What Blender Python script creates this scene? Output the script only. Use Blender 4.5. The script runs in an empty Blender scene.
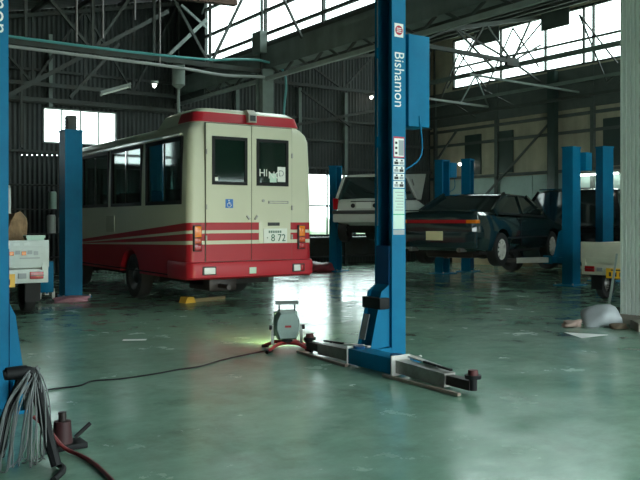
import bpy, bmesh, math, random
from mathutils import Vector, Matrix
random.seed(7)
PI = math.pi
SC = bpy.context.scene
COL = SC.collection
R = math.radians

# ------------------------------------------------------------------ camera, world, exposure
# World axes: +X runs along the trusses, +Y along the parked bus, origin on the floor under the camera.
cam_d = bpy.data.cameras.new('camera')
cam = bpy.data.objects.new('camera', cam_d)
COL.objects.link(cam)
cam.location = (0, 0, 1.25)
cam.rotation_euler = (R(90), 0, R(-34))
cam_d.sensor_width = 36
cam_d.lens = 45
cam_d.shift_y = -0.03125
cam_d.clip_end = 300
SC.camera = cam

w = bpy.data.worlds.new('overcast_sky')
SC.world = w
w.use_nodes = True
bg = w.node_tree.nodes['Background']
bg.inputs[0].default_value = (0.86, 1.0, 0.99, 1)
bg.inputs[1].default_value = 2.6

vs = SC.view_settings
vs.view_transform = 'Standard'
vs.look = 'None'
vs.gamma = 1
vs.use_curve_mapping = False
vs.exposure = 1.55


# ------------------------------------------------------------------ materials
MATS = {}


def mat(name, col, rough=0.5, metal=0.0, vary=0.0, scale=4.0, bump=0.0, bscale=40.0, spec=0.5, coat=0.0,
        dirt=None, dirt_amt=0.0, emit=None, estr=0.0):
    """Principled material with noise-driven tone variation, an optional dirt tint and fine bump."""
    if name in MATS:
        return MATS[name]
    m = bpy.data.materials.new(name)
    MATS[name] = m
    m.use_nodes = True
    nt = m.node_tree
    b = nt.nodes['Principled BSDF']
    b.inputs['Base Color'].default_value = (*col, 1)
    b.inputs['Roughness'].default_value = rough
    b.inputs['Metallic'].default_value = metal
    b.inputs['Specular IOR Level'].default_value = spec
    b.inputs['Coat Weight'].default_value = coat
    if emit:
        b.inputs['Emission Color'].default_value = (*emit, 1)
        b.inputs['Emission Strength'].default_value = estr
    tc = nt.nodes.new('ShaderNodeTexCoord')
    if vary > 0 or dirt_amt > 0:
        n = nt.nodes.new('ShaderNodeTexNoise')
        n.inputs['Scale'].default_value = scale
        n.inputs['Detail'].default_value = 6
        n.inputs['Roughness'].default_value = 0.65
        nt.links.new(tc.outputs['Object'], n.inputs['Vector'])
        r = nt.nodes.new('ShaderNodeValToRGB')
        d = dirt if dirt else tuple(c * 0.4 for c in col)
        a = max(vary, dirt_amt)
        lo = tuple(c * (1 - a) + e * a for c, e in zip(col, d))
        hi = tuple(min(1, c * (1 + 0.25 * vary)) for c in col)
        r.color_ramp.elements[0].position = 0.32
        r.color_ramp.elements[0].color = (*lo, 1)
        r.color_ramp.elements[1].position = 0.62
        r.color_ramp.elements[1].color = (*hi, 1)
        nt.links.new(n.outputs['Fac'], r.inputs[0])
        nt.links.new(r.outputs[0], b.inputs['Base Color'])
    if bump > 0:
        n2 = nt.nodes.new('ShaderNodeTexNoise')
        n2.inputs['Scale'].default_value = bscale
        n2.inputs['Detail'].default_value = 4
        nt.links.new(tc.outputs['Object'], n2.inputs['Vector'])
        bp = nt.nodes.new('ShaderNodeBump')
        bp.inputs['Strength'].default_value = bump
        bp.inputs['Distance'].default_value = 0.02
        nt.links.new(n2.outputs['Fac'], bp.inputs['Height'])
        nt.links.new(bp.outputs[0], b.inputs['Normal'])
    return m


def corrugated(name, col, axis, pitch, rough=0.7, vary=0.5, amount=0.5, streak=0.35):
    """Sheet metal or boards: waves across one axis plus rain streaks, tone variation."""
    m = mat(name, col, rough, vary=vary, scale=1.2)
    nt = m.node_tree
    b = nt.nodes['Principled BSDF']
    tc = nt.nodes.new('ShaderNodeTexCoord')
    wv = nt.nodes.new('ShaderNodeTexWave')
    wv.bands_direction = axis
    wv.inputs['Scale'].default_value = 2 * PI / pitch / 20.0
    nt.links.new(tc.outputs['Object'], wv.inputs['Vector'])
    bp = nt.nodes.new('ShaderNodeBump')
    bp.inputs['Strength'].default_value = amount
    bp.inputs['Distance'].default_value = 0.03
    nt.links.new(wv.outputs['Fac'], bp.inputs['Height'])
    nt.links.new(bp.outputs[0], b.inputs['Normal'])
    # sheet-to-sheet streaks: noise stretched along the height
    mp = nt.nodes.new('ShaderNodeMapping')
    mp.inputs['Scale'].default_value = (2.2, 2.2, 0.12)
    nt.links.new(tc.outputs['Object'], mp.inputs['Vector'])
    ns = nt.nodes.new('ShaderNodeTexNoise')
    ns.inputs['Scale'].default_value = 2.0
    ns.inputs['Detail'].default_value = 5
    nt.links.new(mp.outputs[0], ns.inputs['Vector'])
    mx = nt.nodes.new('ShaderNodeMix')
    mx.data_type = 'RGBA'
    mx.blend_type = 'MULTIPLY'
    mx.inputs[0].default_value = streak
    old = b.inputs['Base Color'].links[0].from_socket
    nt.links.new(old, mx.inputs[6])
    nt.links.new(ns.outputs['Fac'], mx.inputs[7])
    nt.links.new(mx.outputs[2], b.inputs['Base Color'])
    return m


def pane_mat(name, tint=(1, 1, 1), gloss=1.45):
    m = bpy.data.materials.new(name)
    m.use_nodes = True
    nt = m.node_tree
    nt.nodes.remove(nt.nodes['Principled BSDF'])
    out = nt.nodes['Material Output']
    t = nt.nodes.new('ShaderNodeBsdfTransparent')
    t.inputs[0].default_value = (*tint, 1)
    g = nt.nodes.new('ShaderNodeBsdfGlossy')
    g.inputs['Roughness'].default_value = 0.05
    mx = nt.nodes.new('ShaderNodeMixShader')
    fr = nt.nodes.new('ShaderNodeFresnel')
    ge = nt.nodes.new('ShaderNodeNewGeometry')
    mr = nt.nodes.new('ShaderNodeMapRange')      # same pane reflectance on the sheet's front and back surface
    mr.inputs['To Min'].default_value = gloss
    mr.inputs['To Max'].default_value = 1.0 / gloss
    nt.links.new(ge.outputs['Backfacing'], mr.inputs['Value'])
    nt.links.new(mr.outputs[0], fr.inputs['IOR'])
    nt.links.new(fr.outputs[0], mx.inputs[0])
    nt.links.new(t.outputs[0], mx.inputs[1])
    nt.links.new(g.outputs[0], mx.inputs[2])
    nt.links.new(mx.outputs[0], out.inputs[0])
    MATS[name] = m
    return m


M_PANE = pane_mat('dusty_pane', (0.93, 0.96, 0.95))
M_CARGLASS = mat('dark_car_glass', (0.018, 0.03, 0.03), 0.06, spec=1.0)
M_BUSGLASS = pane_mat('tinted_bus_glass', (0.46, 0.60, 0.57), 1.5)
M_BLUE = mat('lift_blue', (0.0, 0.155, 0.30), 0.5, vary=0.2, scale=2.5, spec=0.15, dirt=(0.005, 0.08, 0.17), dirt_amt=0.35)
M_BLUEDK = mat('lift_blue_dark', (0.0, 0.055, 0.16), 0.5, vary=0.2, scale=3, spec=0.25)
M_BLACK = mat('black_rubber', (0.008, 0.009, 0.010), 0.6, spec=0.25)
M_TYRE = mat('tyre_rubber', (0.015, 0.015, 0.016), 0.75, vary=0.3, scale=8)
M_DARK = mat('dark_underbody', (0.012, 0.012, 0.012), 0.8, vary=0.3)
M_GREYSTEEL = mat('bare_steel', (0.35, 0.35, 0.33), 0.4, 0.7, vary=0.5, scale=7, dirt=(0.12, 0.1, 0.08), dirt_amt=0.5)
M_ALU = mat('pale_arm_paint', (0.62, 0.62, 0.58), 0.35, vary=0.3, scale=6)
M_RUSTBLK = mat('greasy_black_steel', (0.03, 0.022, 0.02), 0.45, 0.3, vary=0.4, scale=10)
M_CREAM = mat('bus_cream', (0.62, 0.62, 0.47), 0.25, coat=0.3)
M_RED = mat('bus_red', (0.43, 0.018, 0.030), 0.35, spec=0.3)
M_WHITE = mat('white_paint', (0.78, 0.79, 0.76), 0.35, vary=0.12)
M_LENSRED = mat('red_lens', (0.35, 0.008, 0.012), 0.15)
M_LENSAMB = mat('amber_lens', (0.8, 0.2, 0.01), 0.15)
M_LENSCLR = mat('clear_lens', (0.7, 0.72, 0.7), 0.12)
M_CHROME = mat('chrome', (0.7, 0.7, 0.7), 0.12, 1.0)
M_RIM = mat('alloy_rim', (0.75, 0.73, 0.66), 0.35, 0.2)
M_STEEL = mat('dark_roof_steel', (0.055, 0.066, 0.062), 0.7, vary=0.5, scale=3, dirt=(0.05, 0.03, 0.02), dirt_amt=0.3)
M_STEELMID = mat('grey_green_steel', (0.18, 0.22, 0.20), 0.6, vary=0.4, scale=2)
M_STEELPALE = mat('pale_grey_steel', (0.30, 0.33, 0.31), 0.55, vary=0.3, scale=3)
M_PINKROD = mat('primer_rod', (0.26, 0.22, 0.22), 0.6)
M_TEAL = mat('teal_hose', (0.10, 0.36, 0.36), 0.4)
M_GREYHOSE = mat('grey_hose', (0.36, 0.38, 0.37), 0.5)
M_PLATE = mat('plate_white', (0.75, 0.78, 0.72), 0.4)
M_PLATEY = mat('plate_yellow', (0.75, 0.42, 0.02), 0.4)
M_GREENINK = mat('plate_green_ink', (0.01, 0.10, 0.06), 0.5)
M_INK = mat('black_ink', (0.02, 0.022, 0.025), 0.5)
M_DECALW = mat('decal_white', (0.80, 0.82, 0.78), 0.4)
M_DECALRED = mat('decal_red', (0.5, 0.02, 0.05), 0.4)
M_DECALGRN = mat('decal_green', (0.02, 0.40, 0.18), 0.4)
M_DECALPALE = mat('decal_pale_green', (0.55, 0.72, 0.62), 0.4)
M_DECALGREY = mat('decal_grey', (0.30, 0.33, 0.34), 0.4)


# ------------------------------------------------------------------ mesh builder
class MB:
    def __init__(s):
        s.v = []
        s.f = []

    def add(s, vs, fs):
        o = len(s.v)
        s.v += [tuple(p) for p in vs]
        s.f += [tuple(i + o for i in q) for q in fs]
        return s

    def box(s, x0, x1, y0, y1, z0, z1, bev=0.0):
        if bev <= 0:
            return s.add([(x, y, z) for z in (z0, z1) for y in (y0, y1) for x in (x0, x1)],
                         [(0, 2, 3, 1), (4, 5, 7, 6), (0, 1, 5, 4), (2, 6, 7, 3), (0, 4, 6, 2), (1, 3, 7, 5)])
        bm = bmesh.new()
        bmesh.ops.create_cube(bm, size=1)
        for q in bm.verts:
            q.co = Vector(((x0 + x1) / 2 + q.co.x * (x1 - x0), (y0 + y1) / 2 + q.co.y * (y1 - y0),
                           (z0 + z1) / 2 + q.co.z * (z1 - z0)))
        bmesh.ops.bevel(bm, geom=bm.edges[:], offset=bev, segments=2, affect='EDGES', profile=0.6)
        return s.frombm(bm)

    def frombm(s, bm, mtx=None):
        bm.verts.index_update()
        s.add([(mtx @ q.co if mtx else q.co)[:] for q in bm.verts], [[q.index for q in f.verts] for f in bm.faces])
        bm.free()
        return s

    def prism(s, poly, axis, a, b):
        """poly: list of 2-D points, extruded along 'x', 'y' or 'z' from a to b."""
        def p3(p, t):
            return {'x': (t, p[0], p[1]), 'y': (p[0], t, p[1]), 'z': (p[0], p[1], t)}[axis]
        n = len(poly)
        vs = [p3(p, a) for p in poly] + [p3(p, b) for p in poly]
        fs = [(i, (i + 1) % n, (i + 1) % n + n, i + n) for i in range(n)]
        fs += [tuple(range(n))[::-1], tuple(range(n, 2 * n))]
        return s.add(vs, fs)

    def bar(s, p, q, wd, ht=None, up=(0, 0, 1)):
        """rectangular bar from p to q"""
        ht = ht or wd
        p, q = Vector(p), Vector(q)
        d = (q - p).normalized()
        u = Vector(up)
        if abs(d.dot(u)) > 0.98:
            u = Vector((0, 1, 0))
        a = d.cross(u).normalized()
        c = a.cross(d).normalized()
        vs = [t + a * (i * wd / 2) + c * (j * ht / 2) for t in (p, q) for i, j in ((-1, -1), (1, -1), (1, 1), (-1, 1))]
        return s.add(vs, [(0, 3, 2, 1), (4, 5, 6, 7)] + [(i, (i + 1) % 4, (i + 1) % 4 + 4, i + 4) for i in range(4)])

    def tube(s, pts, r, n=8, cap=True):
        pts = [Vector(p) for p in pts]
        rs = r if isinstance(r, (list, tuple)) else [r] * len(pts)
        ring = []
        t0 = (pts[1] - pts[0]).normalized()
        nrm = t0.orthogonal().normalized()
        for i, p in enumerate(pts):
            t = (pts[min(i + 1, len(pts) - 1)] - pts[max(i - 1, 0)])
            t = t.normalized() if t.length > 1e-9 else t0
            nrm = (nrm - t * nrm.dot(t))
            nrm = nrm.normalized() if nrm.length > 1e-6 else t.orthogonal().normalized()
            bn = t.cross(nrm)
            ring.append([p + (nrm * math.cos(2 * PI * k / n) + bn * math.sin(2 * PI * k / n)) * rs[i] for k in range(n)])
        vs = [v for rg in ring for v in rg]
        fs = []
        for i in range(len(pts) - 1):
            for k in range(n):
                fs.append((i * n + k, i * n + (k + 1) % n, (i + 1) * n + (k + 1) % n, (i + 1) * n + k))
        if cap:
            fs += [tuple(range(n))[::-1], tuple(range((len(pts) - 1) * n, len(pts) * n))]
        return s.add(vs, fs)

    def lathe(s, prof, n=24, o=(0, 0, 0), axis='z', cap=True):
        """prof: list of (radius, height); ends closed when radius 0"""
        o = Vector(o)
        vs, fs = [], []
        for (r, h) in prof:
            for k in range(n):
                a = 2 * PI * k / n
                p = (r * math.cos(a), r * math.sin(a), h)
                p = {'z': p, 'x': (p[2], p[0], p[1]), 'y': (p[1], p[2], p[0])}[axis]
                vs.append(o + Vector(p))
        for i in range(len(prof) - 1):
            for k in range(n):
                fs.append((i * n + k, i * n + (k + 1) % n, (i + 1) * n + (k + 1) % n, (i + 1) * n + k))
        if cap:
            fs += [tuple(range(n))[::-1], tuple(range((len(prof) - 1) * n, len(prof) * n))]
        return s.add(vs, fs)

    def loft(s, rings, cap=True):
        n = len(rings[0])
        vs = [p for rg in rings for p in rg]
        fs = []
        for i in range(len(rings) - 1):
            for k in range(n):
                fs.append((i * n + k, i * n + (k + 1) % n, (i + 1) * n + (k + 1) % n, (i + 1) * n + k))
        if cap:
            fs += [tuple(range(n))[::-1], tuple(range((len(rings) - 1) * n, len(rings) * n))]
        return s.add(vs, fs)

    def quad(s, a, b, c, d, th=0.0):
        """flat plate through four corners with thickness th"""
        if th <= 0:
            return s.add([a, b, c, d], [(0, 1, 2, 3)])
        nrm = (Vector(b) - Vector(a)).cross(Vector(d) - Vector(a)).normalized() * th
        vs = [Vector(p) for p in (a, b, c, d)] + [Vector(p) - nrm for p in (a, b, c, d)]
        return s.add(vs, [(0, 1, 2, 3), (7, 6, 5, 4), (0, 4, 5, 1), (1, 5, 6, 2), (2, 6, 7, 3), (3, 7, 4, 0)])

    def xf(s, m):
        s.v = [tuple(m @ Vector(p)) for p in s.v]
        return s

    def build(s, name, material, parent=None, smooth=35, loc=None, rz=None, fix=True):
        me = bpy.data.meshes.new(name)
        me.from_pydata(s.v, [], s.f)
        if fix:
            bm = bmesh.new()
            bm.from_mesh(me)
            bmesh.ops.recalc_face_normals(bm, faces=bm.faces)
            bm.to_mesh(me)
            bm.free()
        if smooth:
            me.polygons.foreach_set('use_smooth', [True] * len(me.polygons))
            me.set_sharp_from_angle(angle=R(smooth))
        me.materials.append(material)
        o = bpy.data.objects.new(name, me)
        COL.objects.link(o)
        o.parent = parent
        if loc:
            o.location = loc
        if rz is not None:
            o.rotation_euler.z = rz
        return o


def tag(o, label=None, cat=None, group=None, kind=None):
    if label:
        o['label'] = label
    if cat:
        o['category'] = cat
    if group:
        o['group'] = group
    if kind:
        o['kind'] = kind
    return o


def thing(name, label, cat, loc=(0, 0, 0), rz=0.0, group=None, kind=None):
    o = bpy.data.objects.new(name, None)
    COL.objects.link(o)
    o.empty_display_size = 0.1
    o.location = loc
    o.rotation_euler = (0, 0, rz)
    return tag(o, label, cat, group, kind)


def cut(o, cutters):
    """subtract MB solids from a mesh object"""
    for c in cutters:
        co = c.build('cutter', M_DARK, smooth=0)
        md = o.modifiers.new('cut', 'BOOLEAN')
        md.operation = 'DIFFERENCE'
        md.solver = 'EXACT'
        md.object = co
        co.parent = o.parent
        dg = bpy.context.evaluated_depsgraph_get()
        dg.update()
        me = bpy.data.meshes.new_from_object(o.evaluated_get(dg))
        o.modifiers.clear()
        o.data = me
        bpy.data.objects.remove(co)
    me = o.data
    me.polygons.foreach_set('use_smooth', [True] * len(me.polygons))
    me.set_sharp_from_angle(angle=R(32))
    return o


def text(s, name, material, parent, loc, rot, size, th=0.002, align='CENTER', sx=1.0):
    cu = bpy.data.curves.new('t', 'FONT')
    cu.body = s
    cu.size = size
    cu.align_x = align
    cu.align_y = 'CENTER'
    cu.extrude = th
    cu.resolution_u = 3
    to = bpy.data.objects.new('t', cu)
    COL.objects.link(to)
    dg = bpy.context.evaluated_depsgraph_get()
    me = bpy.data.meshes.new_from_object(to.evaluated_get(dg))
    bpy.data.objects.remove(to)
    me.materials.clear()
    me.materials.append(material)
    o = bpy.data.objects.new(name, me)
    COL.objects.link(o)
    o.parent = parent
    o.location = loc
    o.rotation_euler = rot
    o.scale = (sx, 1, 1)
    return o


def holed(mb, a0, a1, z0, z1, holes, put):
    """fill a rectangle with boxes around rectangular holes; put(mb, a, b, c, d) adds one piece"""
    xs = sorted({a0, a1, *[h[0] for h in holes], *[h[1] for h in holes]})
    for i in range(len(xs) - 1):
        a, b = xs[i], xs[i + 1]
        m = (a + b) / 2
        hs = sorted([(h[2], h[3]) for h in holes if h[0] < m < h[1]])
        z = z0
        for h0, h1 in hs:
            if h0 > z:
                put(mb, a, b, z, h0)
            z = max(z, h1)
        if z < z1:
            put(mb, a, b, z, z1)
    return mb


# ------------------------------------------------------------------ the building
U1, U2, VB = 8.5, 17.2, 19.2          # valley line, right wall, back wall
UL, VF = -5.0, -3.5                   # left wall, open front
GB, RIDGE = 4.88, 6.95                # glazing sill, ridge


def floor_material():
    m = bpy.data.materials.new('green_floor_paint')
    m.use_nodes = True
    nt = m.node_tree
    b = nt.nodes['Principled BSDF']
    tc = nt.nodes.new('ShaderNodeTexCoord')

    def noise(scale, detail, sc=(1, 1, 1), rough=0.6):
        mp = nt.nodes.new('ShaderNodeMapping')
        mp.inputs['Scale'].default_value = sc
        nt.links.new(tc.outputs['Object'], mp.inputs['Vector'])
        n = nt.nodes.new('ShaderNodeTexNoise')
        n.inputs['Scale'].default_value = scale
        n.inputs['Detail'].default_value = detail
        n.inputs['Roughness'].default_value = rough
        nt.links.new(mp.outputs[0], n.inputs['Vector'])
        return n.outputs['Fac']

    def ramp(src, p0, c0, p1, c1):
        r = nt.nodes.new('ShaderNodeValToRGB')
        r.color_ramp.elements[0].position = p0
        r.color_ramp.elements[0].color = c0
        r.color_ramp.elements[1].position = p1
        r.color_ramp.elements[1].color = c1
        nt.links.new(src, r.inputs[0])
        return r.outputs[0]

    def mix(f, a, bb, mode='MIX'):
        x = nt.nodes.new('ShaderNodeMix')
        x.data_type = 'RGBA'
        x.blend_type = mode
        if isinstance(f, float):
            x.inputs[0].default_value = f
        else:
            nt.links.new(f, x.inputs[0])
        nt.links.new(a, x.inputs[6])
        nt.links.new(bb, x.inputs[7])
        return x.outputs[2]
    base = ramp(noise(0.55, 7), 0.3, (0.15, 0.32, 0.23, 1), 0.7, (0.31, 0.47, 0.37, 1))
    worn = ramp(noise(3.5, 10, (1, 1.6, 1), 0.75), 0.28, (0.45, 0.45, 0.45, 1), 0.88, (1.45, 1.4, 1.38, 1))
    c = mix(0.6, base, worn, 'MULTIPLY')
    stain = ramp(noise(1.1, 8, (1.5, 1, 1), 0.7), 0.52, (0, 0, 0, 1), 0.70, (1, 1, 1, 1))
    dark = nt.nodes.new('ShaderNodeRGB')
    dark.outputs[0].default_value = (0.075, 0.10, 0.07, 1)
    sm = nt.nodes.new('ShaderNodeMath')
    sm.operation = 'MULTIPLY'
    sm.inputs[1].default_value = 0.55
    nt.links.new(stain, sm.inputs[0])
    c = mix(sm.outputs[0], c, dark.outputs[0])
    nt.links.new(c, b.inputs['Base Color'])
    rr = ramp(noise(1.7, 8, (1, 1, 1), 0.7), 0.32, (0.10, 0.10, 0.10, 1), 0.85, (0.40, 0.40, 0.40, 1))
    nt.links.new(rr, b.inputs['Roughness'])
    bp = nt.nodes.new('ShaderNodeBump')
    bp.inputs['Strength'].default_value = 0.14
    bp.inputs['Distance'].default_value = 0.02
    nt.links.new(noise(3.2, 3, (1, 1, 1), 0.5), bp.inputs['Height'])
    nt.links.new(bp.outputs[0], b.inputs['Normal'])
    b.inputs['Specular IOR Level'].default_value = 0.3
    return m


tag(MB().box(UL, U2 + .2, VF, VB + .2, -0.2, 0).build('floor', floor_material(), smooth=0), kind='structure')

M_GROUND = mat('pale_yard_ground', (0.42, 0.47, 0.38), 0.9, vary=0.4, scale=0.5)
tag(MB().box(-60, 80, VB + .2, 90, -0.3, -0.02).box(-60, 80, -60, VF, -0.3, -0.02).box(-60, UL, VF, VB + .2, -0.3, -0.02)
    .box(U2 + .2, 80, VF, VB + .2, -0.3, -0.02).build('yard_ground', M_GROUND, smooth=0), kind='structure')
M_FIELD = mat('yard_hedge_leaves', (0.36, 0.46, 0.33), 0.9, vary=0.5, scale=1.2, bump=0.8, bscale=6)
hd = MB()
for i in range(26):
    x = 2 + i * 1.3
    hd.lathe([(0.02, 0), (0.75, 0.15), (0.9 + .1 * math.sin(i * 2.1), 0.7), (0.75, 1.1 + .12 * math.sin(i * 3.3)), (0.3, 1.45), (0.02, 1.5)], 10, (x, 34 + .3 * math.sin(i), -.02))
tag(hd.build('hedge', M_FIELD), 'clipped green hedge outside beyond the low back window', 'hedge', kind='stuff')

# back wall with two windows and a row of nail-hole slits of daylight
W1 = (5.10, 6.88, 3.06, 3.90)
W5 = (0.92, 2.55, 2.62, 3.45)
W2 = (11.2, 15.2, 0.80, 2.60)
leaks = [(4.62 + i * 0.115, 4.62 + i * 0.115 + 0.045, 2.745 + .004 * i, 2.775 + .004 * i) for i in range(8)]
M_BACK = corrugated('corrugated_sheet', (0.055, 0.065, 0.062), 'X', 0.11, 0.65, 0.5, 0.8, 0.5)
wb = holed(MB(), UL, U2 + .2, 0, 3.98, [W1, W2, W5] + leaks, lambda m, a, b, c, d: m.box(a, b, VB, VB + .1, c, d))
wb.prism([(UL, 3.98), (U1 - .02, 3.98), (U1 - .02, RIDGE - .02), (UL, 4.0)], 'y', VB, VB + .1)
wb.prism([(U1 - .02, 3.98), (U2 + .2, 3.98), (U2 + .2, RIDGE - .02), (U1 - .02, 4.93)], 'y', VB, VB + .1)
wall_back = tag(wb.build('wall_back', M_BACK, smooth=0), kind='structure')

M_LEFTW = corrugated('left_wall_sheet', (0.07, 0.08, 0.075), 'Y', 0.11)
tag(MB().box(UL - .1, UL, VF, VB, 0, 7.2).build('wall_left', M_LEFTW, smooth=0), kind='structure')

# right wall: tan boards above, pale panels below, glazed band on top
M_TAN = corrugated('tan_boards', (0.56, 0.50, 0.37), 'Y', 0.30, 0.75, 0.35, 0.35, 0.45)
wr = holed(MB(), VF, VB, 0, 6.95, [(VF + .5, 18.2, 5.26, 6.8)], lambda m, a, b, c, d: m.box(U2, U2 + .1, a, b, c, d))
wall_right = tag(wr.build('wall_right', M_TAN, smooth=0), kind='structure')
M_PALEPAN = mat('pale_green_panel', (0.34, 0.45, 0.41), 0.6, vary=0.3, scale=1)
v = 9.0
while v < 18.8:
    e = min(v + 1.2, 18.9)
    MB().box(U2 - .03, U2 - .001, v + .01, e - .01, 0.9, 2.48).build('panel', M_PALEPAN, wall_right, 0)
    v += 1.2
M_GIRT = mat('dark_girt', (0.085, 0.10, 0.092), 0.7, vary=0.3)
for z in (2.54, 3.55, 4.0):
    MB().box(U2 - .07, U2, 6, VB, z - .04, z + .04).build('girt', M_GIRT, wall_right, 0)
for vv in (18.9, 16.3, 13.0, 10.4):
    MB().box(U2 - .1, U2, vv - .05, vv + .05, 0, 5.2).build('stud', M_GIRT, wall_right, 0)
MB().bar((U2 - .12, 16.9, 1.8), (U2 - .12, 14.2, 3.95), .05).build('brace', M_GIRT, wall_right, 0)
MB().bar((U2 - .12, 18.9, 3.0), (U2 - .12, 17.9, 3.95), .05).build('brace', M_GIRT, wall_right, 0)
M_DKBOARD = mat('dark_green_board', (0.025, 0.045, 0.04), 0.4, vary=0.3)
for a, b in ((16.95, 17.6), (15.7, 16.22), (12.2, 12.7)):
    MB().box(U2 - .05, U2 - .001, a, b, 2.6, 3.8).build('shutter_board', M_DKBOARD, wall_right, 0)
# dark sheeting between wall plate and glazing
MB().box(U2 - .06, U2 - .001, 5, VB, 4.15, 5.2).build('upper_sheeting', M_GIRT, wall_right, 0)


def window_back(name, rect, cols, rail=None, fm=M_STEELPALE):
    a0, a1, z0, z1 = rect
    f = .035
    fr = MB().box(a0, a1, VB - .03, VB + .04, z0, z0 + f).box(a0, a1, VB - .03, VB + .04, z1 - f, z1)
    fr.box(a0, a0 + f, VB - .03, VB + .04, z0, z1).box(a1 - f, a1, VB - .03, VB + .04, z0, z1)
    root = tag(fr.build(name, fm, smooth=0), kind='structure')
    n = cols
    zs = [z0, rail, z1] if rail else [z0, z1]
    if rail:
        MB().box(a0, a1, VB - .03, VB + .03, rail - .025, rail + .025).build('rail', fm, root, 0)
    for i in range(n):
        x0 = a0 + (a1 - a0) * i / n
        x1 = a0 + (a1 - a0) * (i + 1) / n
        if i:
            MB().box(x0 - .015, x0 + .015, VB - .025, VB + .03, z0, z1).build('mullion', fm, root, 0)
        for j in range(len(zs) - 1):
            MB().box(x0 + .015, x1 - .015, VB + .008, VB + .014, zs[j] + .03, zs[j + 1] - .03).build('pane', M_PANE, root, 0)
    return root


window_back('window_1', W1, 4)
window_back('window_5', W5, 4)
window_back('window_2', W2, 4, 1.66, M_STEEL)


def glazing(name, u, v0, v1, z0, z1, posts, rails, fm):
    root = tag(MB().box(u - .04, u + .04, v0, v1, z0, z0 + .06).box(u - .04, u + .04, v0, v1, z1 - .06, z1)
               .box(u - .04, u + .04, v0, v0 + .06, z0, z1).box(u - .04, u + .04, v1 - .06, v1, z0, z1)
               .build(name, fm, smooth=0), kind='structure')
    ps = [v0] + posts + [v1]
    zs = [z0] + rails + [z1]
    for p in posts:
        MB().box(u - .04, u + .03, p - .025, p + .025, z0, z1).build('mullion', fm, root, 0)
    for r in rails:
        MB().box(u - .05, u + .03, v0, v1, r - .025, r + .025).build('rail', fm, root, 0)
    for i in range(len(ps) - 1):
        for j in range(len(zs) - 1):
            MB().box(u + .004, u + .010, ps[i] + .03, ps[i + 1] - .03, zs[j] + .03, zs[j + 1] - .03).build('pane', M_PANE, root, 0)
    return root


g1 = glazing('window_3', U1, VF + .5, 17.55, GB, RIDGE - .1, [-1.2, 0.9, 3.0, 5.1, 7.2, 8.3, 10.4, 12.47, 14.65], [5.17, 5.66, 6.3], M_STEEL)
MB().bar((U1 - .12, 17.03, GB), (U1 - .12, 15.0, 6.45), .045).build('brace', M_STEEL, g1, 0)
MB().bar((U1 - .12, 14.3, 6.45), (U1 - .12, 13.05, GB - .1), .045).build('brace', M_STEEL, g1, 0)
MB().bar((U1 - .12, 17.5, 6.2), (U1 - .12, 17.0, 6.7), .045).build('brace', M_STEEL, g1, 0)
g2 = glazing('window_4', U2 + .05, VF + .5, 18.2, 5.26, 6.8, [0.6, 3.2, 5.8, 8.4, 10.8, 13.05, 13.35, 14.6, 16.22], [5.93], M_STEEL)
for a, b, z in ((16.22, 17.22, 6.43), (13.75, 14.69, 6.38), (9.3, 10.4, 6.4)):
    MB().box(U2 - .04, U2 - .02, a, b, z, 6.85).build('hung_board', M_GIRT, g2, 0)

# roof sheets: saw-tooth, low at each valley, high at each glazed face
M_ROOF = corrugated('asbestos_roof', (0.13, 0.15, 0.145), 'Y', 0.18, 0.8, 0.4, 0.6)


def roof_sheet(name, u0, z0, u1, z1):
    t = .06
    return tag(MB().prism([(u0, z0), (u1, z1), (u1, z1 + t), (u0, z0 + t)], 'y', VF - .6, VB + .1)
               .build(name, M_ROOF, smooth=0), kind='structure')


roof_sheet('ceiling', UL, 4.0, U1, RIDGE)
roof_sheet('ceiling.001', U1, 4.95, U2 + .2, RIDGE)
# end filler between last glazing bar and back wall
tag(MB().box(U1 - .03, U1 + .03, 17.55, VB, 4.2, RIDGE).build('wall_gable', M_BACK, smooth=0), kind='structure')
# front header over the open shutter doors
wf = holed(MB(), UL, U2 + .2, 0, 6.9, [(1.2, 10.8, 0, 4.2), (11.6, 16.8, 0, 2.6)], lambda m, a, b, c, d: m.box(a, b, VF - .1, VF, c, d))
tag(wf.build('wall_front', M_BACK, smooth=0), kind='structure')

# purlins under the roof sheets
for u0, z0, u1, z1, n in ((UL, 4.0, U1, RIDGE, 13), (U1, 4.95, U2, RIDGE, 9)):
    for i in range(n):
        f = (i + .5) / n
        uu, zz = u0 + (u1 - u0) * f, z0 + (z1 - z0) * f
        tag(MB().box(uu - .03, uu + .03, 4, VB, zz - .12, zz - .01).build('roof_purlin', M_STEEL, smooth=0), kind='structure')

# valley girder: boarded gutter with a pale bottom angle
M_GUTTER = corrugated('gutter_boards', (0.20, 0.235, 0.225), 'Z', 0.25, 0.75, 0.5, 0.4, 0.4)
vg = tag(MB().box(U1 - .05, U1 + .25, VF, VB, 4.42, GB).build('valley_girder', M_GUTTER, smooth=0), kind='structure')
MB().box(U1 - .08, U1 - .01, VF, VB, 4.17, 4.25).build('bottom_angle', M_STEELPALE, vg, 0)
for i in range(14):
    a = 4.5 + i * 1.05
    MB().bar((U1 - .02, a, 4.2), (U1 - .02, a + .52, 4.5), .04).build('web', M_STEEL, vg, 0)
    MB().bar((U1 - .02, a + .52, 4.5), (U1 - .02, a + 1.05, 4.2), .04).build('web', M_STEEL, vg, 0)
MB().box(U1 - .22, U1 - .06, 14.5, 14.85, 4.75, 5.2).build('junction_box', M_STEELMID, vg, 0)

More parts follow.
